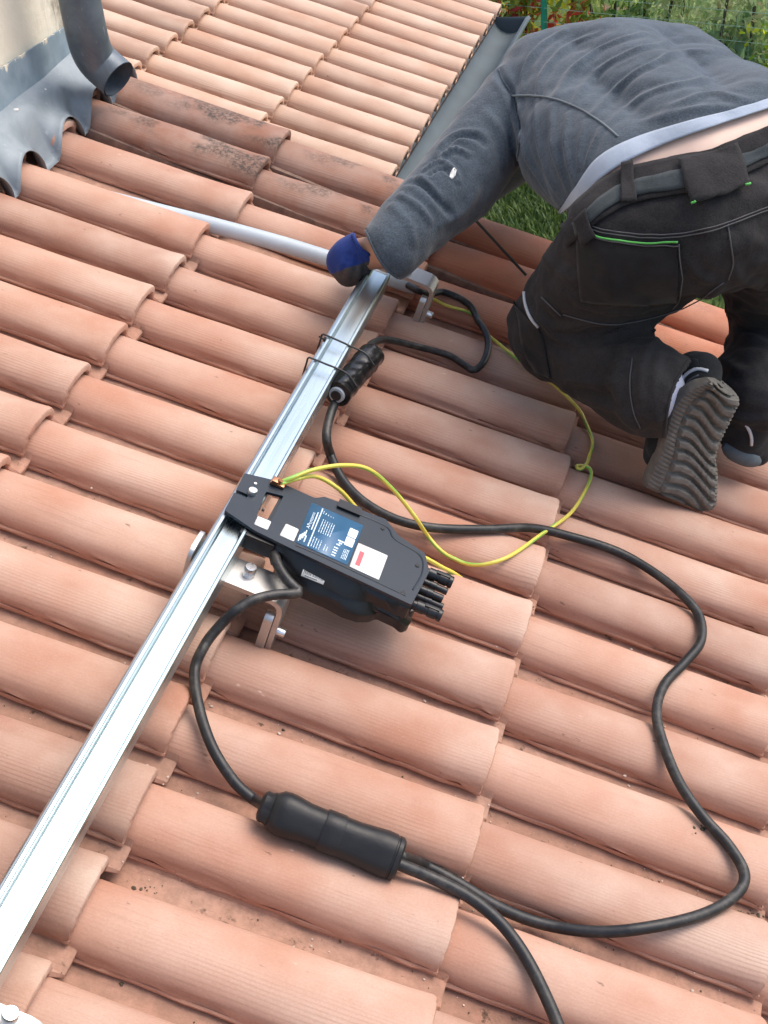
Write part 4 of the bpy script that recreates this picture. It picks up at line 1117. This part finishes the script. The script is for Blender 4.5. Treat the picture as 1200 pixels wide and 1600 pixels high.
# glove: palm against the rail, five fingers curled round it
gp = P3(548, 402, 2.290); gw = P3(570, 388, 2.272)
fing = []
kn = [np.array([-.474 + .004 * i, 1.365 - .021 * i, .112 - .002 * i]) for i in range(4)]
for i, k in enumerate(kn):
    l = (.8, 1.0, .95, .82)[i]
    a = k + np.array([-.016, -.016, -.032 * l]); b = a + np.array([.012, -.006, -.024 * l]); c = b + np.array([.016, .0, -.012 * l])
    fing += [(k, .0108, a, .0100), (a, .0100, b, .0092), (b, .0092, c, .008)]
th0 = P3(566, 385, 2.275)
fing += [(th0, .016, th0 + np.array([.018, .030, .012]), .013), (th0 + np.array([.018, .030, .012]), .013, th0 + np.array([.046, .034, .006]), .010)]
palm = [(gw, .033, gp, .036), (gp, .036, P3(540, 408, 2.30), .034), (P3(552, 412, 2.285), .034, P3(545, 425, 2.30), .026)]
V, F, E_ = melt(palm + fing + [(P3(580, 386, 2.262), .034, gw, .034)], .0035, 5)
N = normals(V, F); gb_ = bvh(V, F)
V = fold(V, N, gb_, [[(534, 430), (541, 412), (547, 398)], [(549, 438), (555, 420), (558, 402)], [(565, 441), (569, 424), (570, 408)]], .0045, -.0045)
V = relax(V, E_, 2)
cen = np.array([V[f].mean(0) for f in map(list, F)]); qq = px(cen)
mi = (qq[:, 1] > 420 - (qq[:, 0] - 540) * .35).astype(int)
qv = px(V); wristkeep = (qv[:, 0] < np.interp(qv[:, 1], [330, 350, 366, 380, 392, 400, 406], [552, 549, 552, 558, 566, 578, 640]))
ff = [(f, m) for f, m in zip(F, mi) if all(wristkeep[i] for i in f)]
o = mk('work_glove', V, [f for f, _ in ff], [GLOVEB, GLOVED], person, sharp=0, midx=[m for _, m in ff])
s = o.modifiers.new('cloth', 'SOLIDIFY'); s.thickness = .002; s.offset = 0

o['_b'] = person['_b']; gb_ = bvh(V, F); stitch('glove_cuff', gb_, [(549, 352), (552, 366), (558, 380), (566, 391), (578, 399)], .0032, GLOVEB, o, .0005)
# shoes
def shoe(name, outline_l, outline_r, ztoe, zheel, label, upper, dark, flip=1, tread=True, tilt=.07):
    """sole between two edge lines (toe to heel), its face towards the viewer; upper melts over it"""
    nL, nW = 90, 34
    Lq = spline(outline_l, n=nL); Rq = spline(outline_r, n=nL); zz = np.linspace(ztoe, zheel, nL)
    S_ = np.array([[at(*(Lq[i] + (Rq[i] - Lq[i]) * k / (nW - 1)), z=zz[i] + tilt * (k / (nW - 1) - .5)) for k in range(nW)] for i in range(nL)])
    nrm = np.cross(S_[-1, nW // 2] - S_[0, nW // 2], S_[nL // 2, -1] - S_[nL // 2, 0]); nrm /= np.linalg.norm(nrm)
    if nrm.dot(CAM - S_[nL // 2, nW // 2]) < 0: nrm = -nrm
    H = np.zeros((nL, nW))
    for i in range(nL):
        for k in range(nW):
            s, w = i / (nL - 1), k / (nW - 1)
            wave = s * 12 + .42 * math.sin(w * 6.5 + 1.2 + 2 * s) + .75 * w
            t = abs((wave % 1) - .5) * 2
            h = .0085 * (1 if t > .50 else 0 if t < .24 else (t - .24) / .26)
            if w < .17: h = .004 * (1 if (s * 30) % 1 > .4 else .4)
            if .17 <= w < .205: h = 0
            if w > .93: h = .004 * (1 if (s * 34) % 1 > .4 else .35)
            e = min(w, 1 - w) * 12; h -= .004 * max(0, 1 - e) ** 2
            e2 = min(s, 1 - s) * 22; h -= .004 * max(0, 1 - e2) ** 2
            if not tread: h *= .2
            H[i, k] = h
    V = list((S_ + nrm * H[..., None]).reshape(-1, 3)); F = [[i * nW + k, i * nW + k + 1, (i + 1) * nW + k + 1, (i + 1) * nW + k] for i in range(nL - 1) for k in range(nW - 1)]
    b = [i * nW for i in range(nL)] + [(nL - 1) * nW + k for k in range(1, nW)] + [i * nW + nW - 1 for i in range(nL - 2, -1, -1)] + [k for k in range(nW - 2, 0, -1)]
    n0 = len(V); c0 = S_.reshape(-1, 3).mean(0); nb = len(b)
    for lay_ in ((.004, 1.015), (.014, 1.02), (.022, .985)):
        for j, i in enumerate(b): V.append(c0 + (S_.reshape(-1, 3)[i] - c0) * (lay_[1] + .006 * (j % 2)) - nrm * lay_[0])
    for l in range(3):
        for j in range(nb):
            j2 = (j + 1) % nb; a0, a1 = (b[j], b[j2]) if l == 0 else (n0 + (l - 1) * nb + j, n0 + (l - 1) * nb + j2)
            F.append([a0, n0 + l * nb + j, n0 + l * nb + j2, a1])
    F.append([n0 + 2 * nb + j for j in range(nb)])
    caps = []
    for s0, s1, r0, r1, d0, d1 in upper:
        i0, i1 = int(s0 * (nL - 1)), int(s1 * (nL - 1)); caps.append((S_[i0, nW // 2] - nrm * d0, r0, S_[i1, nW // 2] - nrm * d1, r1))
    return V, F, caps, S_, nrm
SOLE = simple('shoe_sole', (.135, .126, .112), .8, var=.25, scale=50, bump=.5, bscale=150)
SOLEB = simple('shoe_sole_blue', (.10, .125, .14), .7, var=.25, scale=40, bump=.4, bscale=150)
MESHF = cloth('shoe_mesh', (.012, .013, .014), (.024, .026, .028), 90, weave=1100, sheen=.1)
V, F, caps, S_, nrm = shoe('l', [(1012, 762), (1018, 745), (1036, 705), (1046, 665), (1060, 630), (1090, 606), (1112, 600)], [(1098, 800), (1118, 792), (1122, 748), (1121, 706), (1146, 650), (1155, 625), (1130, 600)], 2.215, 2.075, '',
    [(.10, .35, .036, .040, .045, .050), (.35, .75, .040, .036, .050, .055), (.75, .93, .036, .034, .055, .050), (.70, .84, .036, .038, .060, .070)], True)
ls = thing('left_shoe', 'x', 'shoe', S_[40, 17]); bpy.data.objects.remove(ls)
m1, f1, e1 = melt(caps + [(P3(1076, 606, 2.135), .034, S_[56, 12] - nrm * .040, .036), (P3(1080, 598, 2.135), .034, S_[76, 14] - nrm * .040, .034), (P3(1062, 650, 2.15), .028, S_[26, 6] - nrm * .035, .028), (P3(1062, 650, 2.15), .028, P3(1076, 606, 2.135), .034), (S_[66, 14] - nrm * .07, .040, an_l, .044), (S_[18, 8] - nrm * .045, .028, S_[50, 8] - nrm * .045, .030), (S_[18, 26] - nrm * .045, .028, S_[50, 26] - nrm * .045, .030)], .0045, 6)
shoe_l = mk('shoe', m1, f1, MESHF, person, sharp=0); shoe_l['_b'] = person['_b']
fixn(mk('sole', V, F, SOLE, shoe_l, sharp=40)); t1 = bvh(m1, f1)
stitch('reflective_stripe', t1, [(1055, 635), (1058, 610), (1070, 588), (1088, 577), (1106, 580)], .0030, REFLEX, shoe_l, .001)
stitch('reflective_stripe', t1, [(1064, 632), (1068, 610), (1078, 594), (1092, 586)], .0018, THREAD, shoe_l, .001)
patch('heel_tab', t1, [(1046, 585), (1070, 562), (1090, 562)], [(1050, 600), (1072, 580), (1094, 578)], 10, 5, .002, MESHF, shoe_l)
g = G(); sA = P3(1039, 600, 2.095); sB = P3(1036, 640, 2.11); g.tube([sA, (sA + sB) / 2, sB], [.004, .009, .004], 12); g.build('sock', SOCK, person)
V, F, caps, S2, nrm2 = shoe('r', [(1126, 700), (1132, 690), (1142, 680)], [(1172, 736), (1186, 722), (1192, 712)], 2.33, 2.30, '', [], True, tread=False)
m2_, f2_, e2_ = melt([(P3(1150, 650, 2.27), .040, P3(1168, 690, 2.30), .036), (P3(1175, 650, 2.26), .040, P3(1178, 690, 2.31), .034), (P3(1140, 670, 2.29), .03, P3(1182, 705, 2.32), .028), (an_r, .045, P3(1165, 675, 2.28), .04)], .0045, 5)
shoe_r = mk('shoe', m2_, f2_, MESHF, person, sharp=0); shoe_r['_b'] = person['_b']
a, b = P3(1133, 697, 2.262), P3(1184, 722, 2.275)
g = G(); ax_ = (b - a) / np.linalg.norm(b - a); n1 = np.cross(ax_, ray(1160, 710)); n1 /= np.linalg.norm(n1); n2 = np.cross(ax_, n1)
w_ = ray(1160, 705) * .018
g.tube(spline([a - ax_ * .004 + w_, a + ax_ * .012 + w_, (a + b) / 2 + w_, b - ax_ * .012 + w_, b + ax_ * .004 + w_], n=9), [.006, .014, .0175, .0185, .0185, .018, .0165, .013, .006], 18); g.build('sole', SOLEB, shoe_r)
t2 = bvh(m2_, f2_); stitch('reflective_stripe', t2, [(1160, 656), (1169, 668), (1174, 682), (1174, 695)], .0030, REFLEX, shoe_r, .001)

# ------------------------------------------------------------------ garden below: lawn, fence, hedge and shrubs
def w_at(x, y, dist):
    """world point on the sight line at a level distance"""
    d = MR @ ray(x, y); c = MR @ CAM
    return c + d * dist / math.hypot(d[0], d[1])
def lawn_m():
    m = Mat('lawn_soil', .95, spec=.1)
    a = m.noise(m.co(off=False), 2.2, 5, .6); b = m.noise(m.co(off=False), 40, 5, .7)
    c = m.mix(m.ramp(b, [(.3, 0.0), (.7, 1.0)]), (.05, .085, .022), (.12, .16, .045))
    c = m.mix(m.ramp(a, [(.56, 0.0), (.64, 1.0)]), c, (.19, .135, .08)); m.col(c); m.bump(b, .8, .02); return m.m
g = G(); g.add([(-60, -30, GROUND_Z), (60, -30, GROUND_Z), (60, 90, GROUND_Z), (-60, 90, GROUND_Z)], [[0, 1, 2, 3]])
o = g.build('ground', lawn_m(), None, base=(0, 0, GROUND_Z), world=True, smooth=False); tag(o, 'garden ground with patchy grass below the roofs', 'ground', kind='structure')

def leaf_m(name, cols, rough=.5, trans=.35):
    m = Mat(name, rough, spec=.4)
    sp = m.t.nodes.new('ShaderNodeSeparateXYZ'); m.L(m.tc.outputs['UV'], sp.inputs[0])
    n = len(cols); c = m.ramp(sp.outputs[0], [((i + .5) / n, k) for i, k in enumerate(cols)])
    v = m.noise(m.co(off=False), 30, 3, .6)
    c = m.mix(m.ramp(v, [(.3, .25), (.7, 0.0)]), c, tuple(x * .6 for x in cols[0])); m.col(c)
    t = m.t.nodes.new('ShaderNodeBsdfTranslucent'); m.L(c, t.inputs[0])
    mx = m.t.nodes.new('ShaderNodeMixShader'); mx.inputs[0].default_value = trans
    m.L(m.p.outputs[0], mx.inputs[1]); m.L(t.outputs[0], mx.inputs[2]); m.L(mx.outputs[0], m.t.nodes['Material Output'].inputs[0]); return m.m

class Leaves:
    def __init__(s, seed): s.r = np.random.default_rng(seed); s.v = []; s.f = []; s.uv = []
    def put(s, C0, size, aspect=.45, up=.3, color=None, droop=.2):
        """leaf blades (two quads each, folded along the midrib) at points C0"""
        n = len(C0); r = s.r
        d = r.normal(size=(n, 3)); d[:, 2] += up; d /= np.linalg.norm(d, axis=1)[:, None]
        a = r.normal(size=(n, 3)); w = np.cross(d, a); w /= np.linalg.norm(w, axis=1)[:, None]; u = np.cross(w, d)
        L_ = size * r.uniform(.65, 1.25, n)[:, None]; W_ = L_ * aspect * .5
        base = C0 - d * L_ * .5; tip = C0 + d * L_ * .5 - u * L_ * droop; mid = C0 + u * W_ * .35
        l = C0 + w * W_; rr = C0 - w * W_
        V = np.stack([base, rr, tip, l, mid], 1).reshape(-1, 3); k = len(s.v)
        s.v += V.tolist()
        col = (r.uniform(0, 1, n) if color is None else color)
        for i in range(n):
            o = k + i * 5; s.f += [[o, o + 1, o + 2, o + 4], [o, o + 4, o + 2, o + 3]]; s.uv += [(float(col[i]), 0)] * 5
    def build(s, name, mat, parent): return mk(name, s.v, s.f, mat, parent, world=True, uv=s.uv, sharp=0)
def clumps(r, n, lo, hi, nc, spread):
    C0 = r.uniform(lo, hi, (nc, 3)); i = r.integers(0, nc, n)
    return C0[i] + r.normal(size=(n, 3)) * spread, i
def stems(parent, pts_, r0=.012):
    for a, b in pts_:
        m_ = (np.array(a) + np.array(b)) / 2 + np.array([rnd.uniform(-.05, .05), rnd.uniform(-.05, .05), 0])
        g = G(); g.tube(spline([a, m_, b], .1), r0, 6); g.build('stem', BARK, parent, world=True)
BARK = simple('bark', (.10, .075, .05), .9, var=.3, scale=40)

# fence line through the green post, running towards the right and nearer
FP = w_at(850, 20, 10.2); FD = np.array([math.cos(math.radians(-20)), math.sin(math.radians(-20)), 0]); FN = np.array([-FD[1], FD[0], 0])
FENCEG = simple('green_coated_wire', (.03, .33, .20), .45, var=.1); WIREG = simple('pale_green_wire', (.45, .62, .45), .5, var=.1)
fence = thing('wire_fence', 'green welded wire fence with a green metal post in front of the shrubs', 'fence', (FP[0], FP[1], GROUND_Z), world=True)
F0 = np.array([FP[0], FP[1], GROUND_Z])
for k in (-1, 0, 1, 2):
    g = G(); p = F0 + FD * 2.0 * k; g.tube([p, p + np.array([0, 0, 1.95]), p + np.array([0, 0, 1.955])], .024 if k == 0 else .022, 14); g.build('post', FENCEG, fence, world=True)
g = G()
for h in np.arange(.1, 1.9, .10): g.tube([F0 - FD * 2.0 + np.array([0, 0, h]) - FN * .02, F0 + FD * 4.0 + np.array([0, 0, h]) - FN * .02], .0019, 5)
for s_ in np.arange(-2.0, 4.0, .10): g.tube([F0 + FD * s_ + np.array([0, 0, .05]) - FN * .02, F0 + FD * s_ + np.array([0, 0, 1.85]) - FN * .02], .0008, 4)
g.build('wire_mesh', WIREG, fence, world=True)

def plant(name, label, cat, s0, s1, d0, d1, h, n, size, aspect, cols, nc, spread, seed, up=.3, trans=.6, h0=.05, nst=6, nbig=1.0):
    """leaf clumps filling a strip behind the fence: s along the fence, d behind it"""
    t = thing(name, label, cat, tuple(F0 + FD * (s0 + s1) / 2 + FN * (d0 + d1) / 2), world=True)
    L_ = Leaves(seed); P, ci = clumps(L_.r, n, (s0, d0, h0), (s1, d1, h), nc, spread)
    P[:, 2] = np.abs(P[:, 2])
    Wd = F0 + P[:, :1] * FD + P[:, 1:2] * FN + np.c_[np.zeros((n, 2)), P[:, 2]]
    cc = np.clip(L_.r.uniform(0, 1, nc)[ci] * .75 + L_.r.uniform(0, .25, n), 0, 1)
    L_.put(Wd, size, aspect, up, cc); L_.build('foliage', leaf_m(name + '_leaf', cols, trans=trans), t)
    stems(t, [(F0 + FD * x + FN * (d0 + d1) / 2, F0 + FD * (x + rnd.uniform(-.2, .2)) + FN * (d0 + rnd.uniform(0, d1 - d0)) + np.array([0, 0, h * rnd.uniform(.7, 1)])) for x in np.linspace(s0 + .1, s1 - .1, nst)])
    return t
plant('photinia_hedge', 'hedge with red young leaves among yellow green ones beside the green post', 'hedge', -2.2, .38, .05, .16, 1.35, 5200, .105, .42,
      [(0.475, 0.053, 0.037), (0.800, 0.106, 0.060), (0.237, 0.380, 0.060), (0.130, 0.285, 0.048), (0.665, 0.712, 0.071), (0.084, 0.190, 0.037)], 300, .07, 21)
plant('green_shrub', 'mid green bushy shrub behind the fence above the back', 'shrub', .36, .80, .08, .22, 1.35, 1500, .085, .38,
      [(0.114, 0.241, 0.065), (0.241, 0.420, 0.114), (0.388, 0.549, 0.162), (0.646, 0.743, 0.226), (0.097, 0.194, 0.065)], 220, .07, 22)
plant('grey_green_shrub', 'pale grey green shrub with narrow leaves behind the fence', 'shrub', .74, 1.75, .08, .22, 1.35, 3200, .090, .30,
      [(0.358, 0.496, 0.220), (0.551, 0.689, 0.331), (0.771, 0.800, 0.468), (0.220, 0.358, 0.138), (0.468, 0.441, 0.220)], 240, .08, 23, up=.9)
plant('broad_leaved_plant', 'broad leaved blue green plant standing at the wire', 'plant', 1.25, 1.6, .0, .3, .95, 420, .13, .55,
      [(0.152, 0.285, 0.152), (0.247, 0.418, 0.228), (0.323, 0.475, 0.266)], 50, .07, 24)
plant('yellow_green_bush', 'bright yellow green bush at the right edge of the picture', 'bush', 1.52, 2.6, .0, .25, .98, 3000, .068, .5,
      [(0.570, 0.684, 0.038), (0.380, 0.570, 0.038), (0.750, 0.750, 0.057), (0.190, 0.361, 0.038)], 160, .06, 25)

# lawn blades where the lawn shows between arm, body and legs
rg_ = np.random.default_rng(8); V = []; F = []; UVs = []
def blades(cx, cy, rx, ry, n, L0):
    for _ in range(n):
        x, y = cx + rg_.uniform(-rx, rx), cy + rg_.uniform(-ry, ry)
        if math.sin(x * 5.3 + 1.1) + math.sin(y * 4.1 + x * 2.0) > 1.25 and rg_.random() < .85: continue
        h = L0 * rg_.uniform(.5, 1.2); a = rg_.uniform(0, 6.28); l = rg_.uniform(.2, .9) * h; w = rg_.uniform(.004, .009)
        dx, dy = math.cos(a), math.sin(a); k = len(V)
        V.extend([(x - dy * w, y + dx * w, GROUND_Z), (x + dy * w, y - dx * w, GROUND_Z), (x + dx * l * .4 + dy * w * .8, y + dy * l * .4 - dx * w * .8, GROUND_Z + h * .65), (x + dx * l * .4 - dy * w * .8, y + dy * l * .4 + dx * w * .8, GROUND_Z + h * .65), (x + dx * l, y + dy * l, GROUND_Z + h)])
        F.extend([[k, k + 1, k + 2, k + 3], [k + 3, k + 2, k + 4]]); UVs.extend([(float(rg_.uniform(0, 1)), 0)] * 5)
blades(-1.3, 7.9, 1.0, 1.1, 21000, .085); blades(.1, 7.0, .6, .6, 4500, .085)
o = mk('grass', V, F, leaf_m('grass_blade', [(.05, .10, .02), (.085, .16, .03), (.14, .22, .045), (.20, .25, .075), (.06, .12, .03)]), None, base=(-.5, 8, GROUND_Z), world=True, uv=UVs, sharp=0)
tag(o, 'rough dark green grass seen below the roof edge', 'grass', kind='stuff')
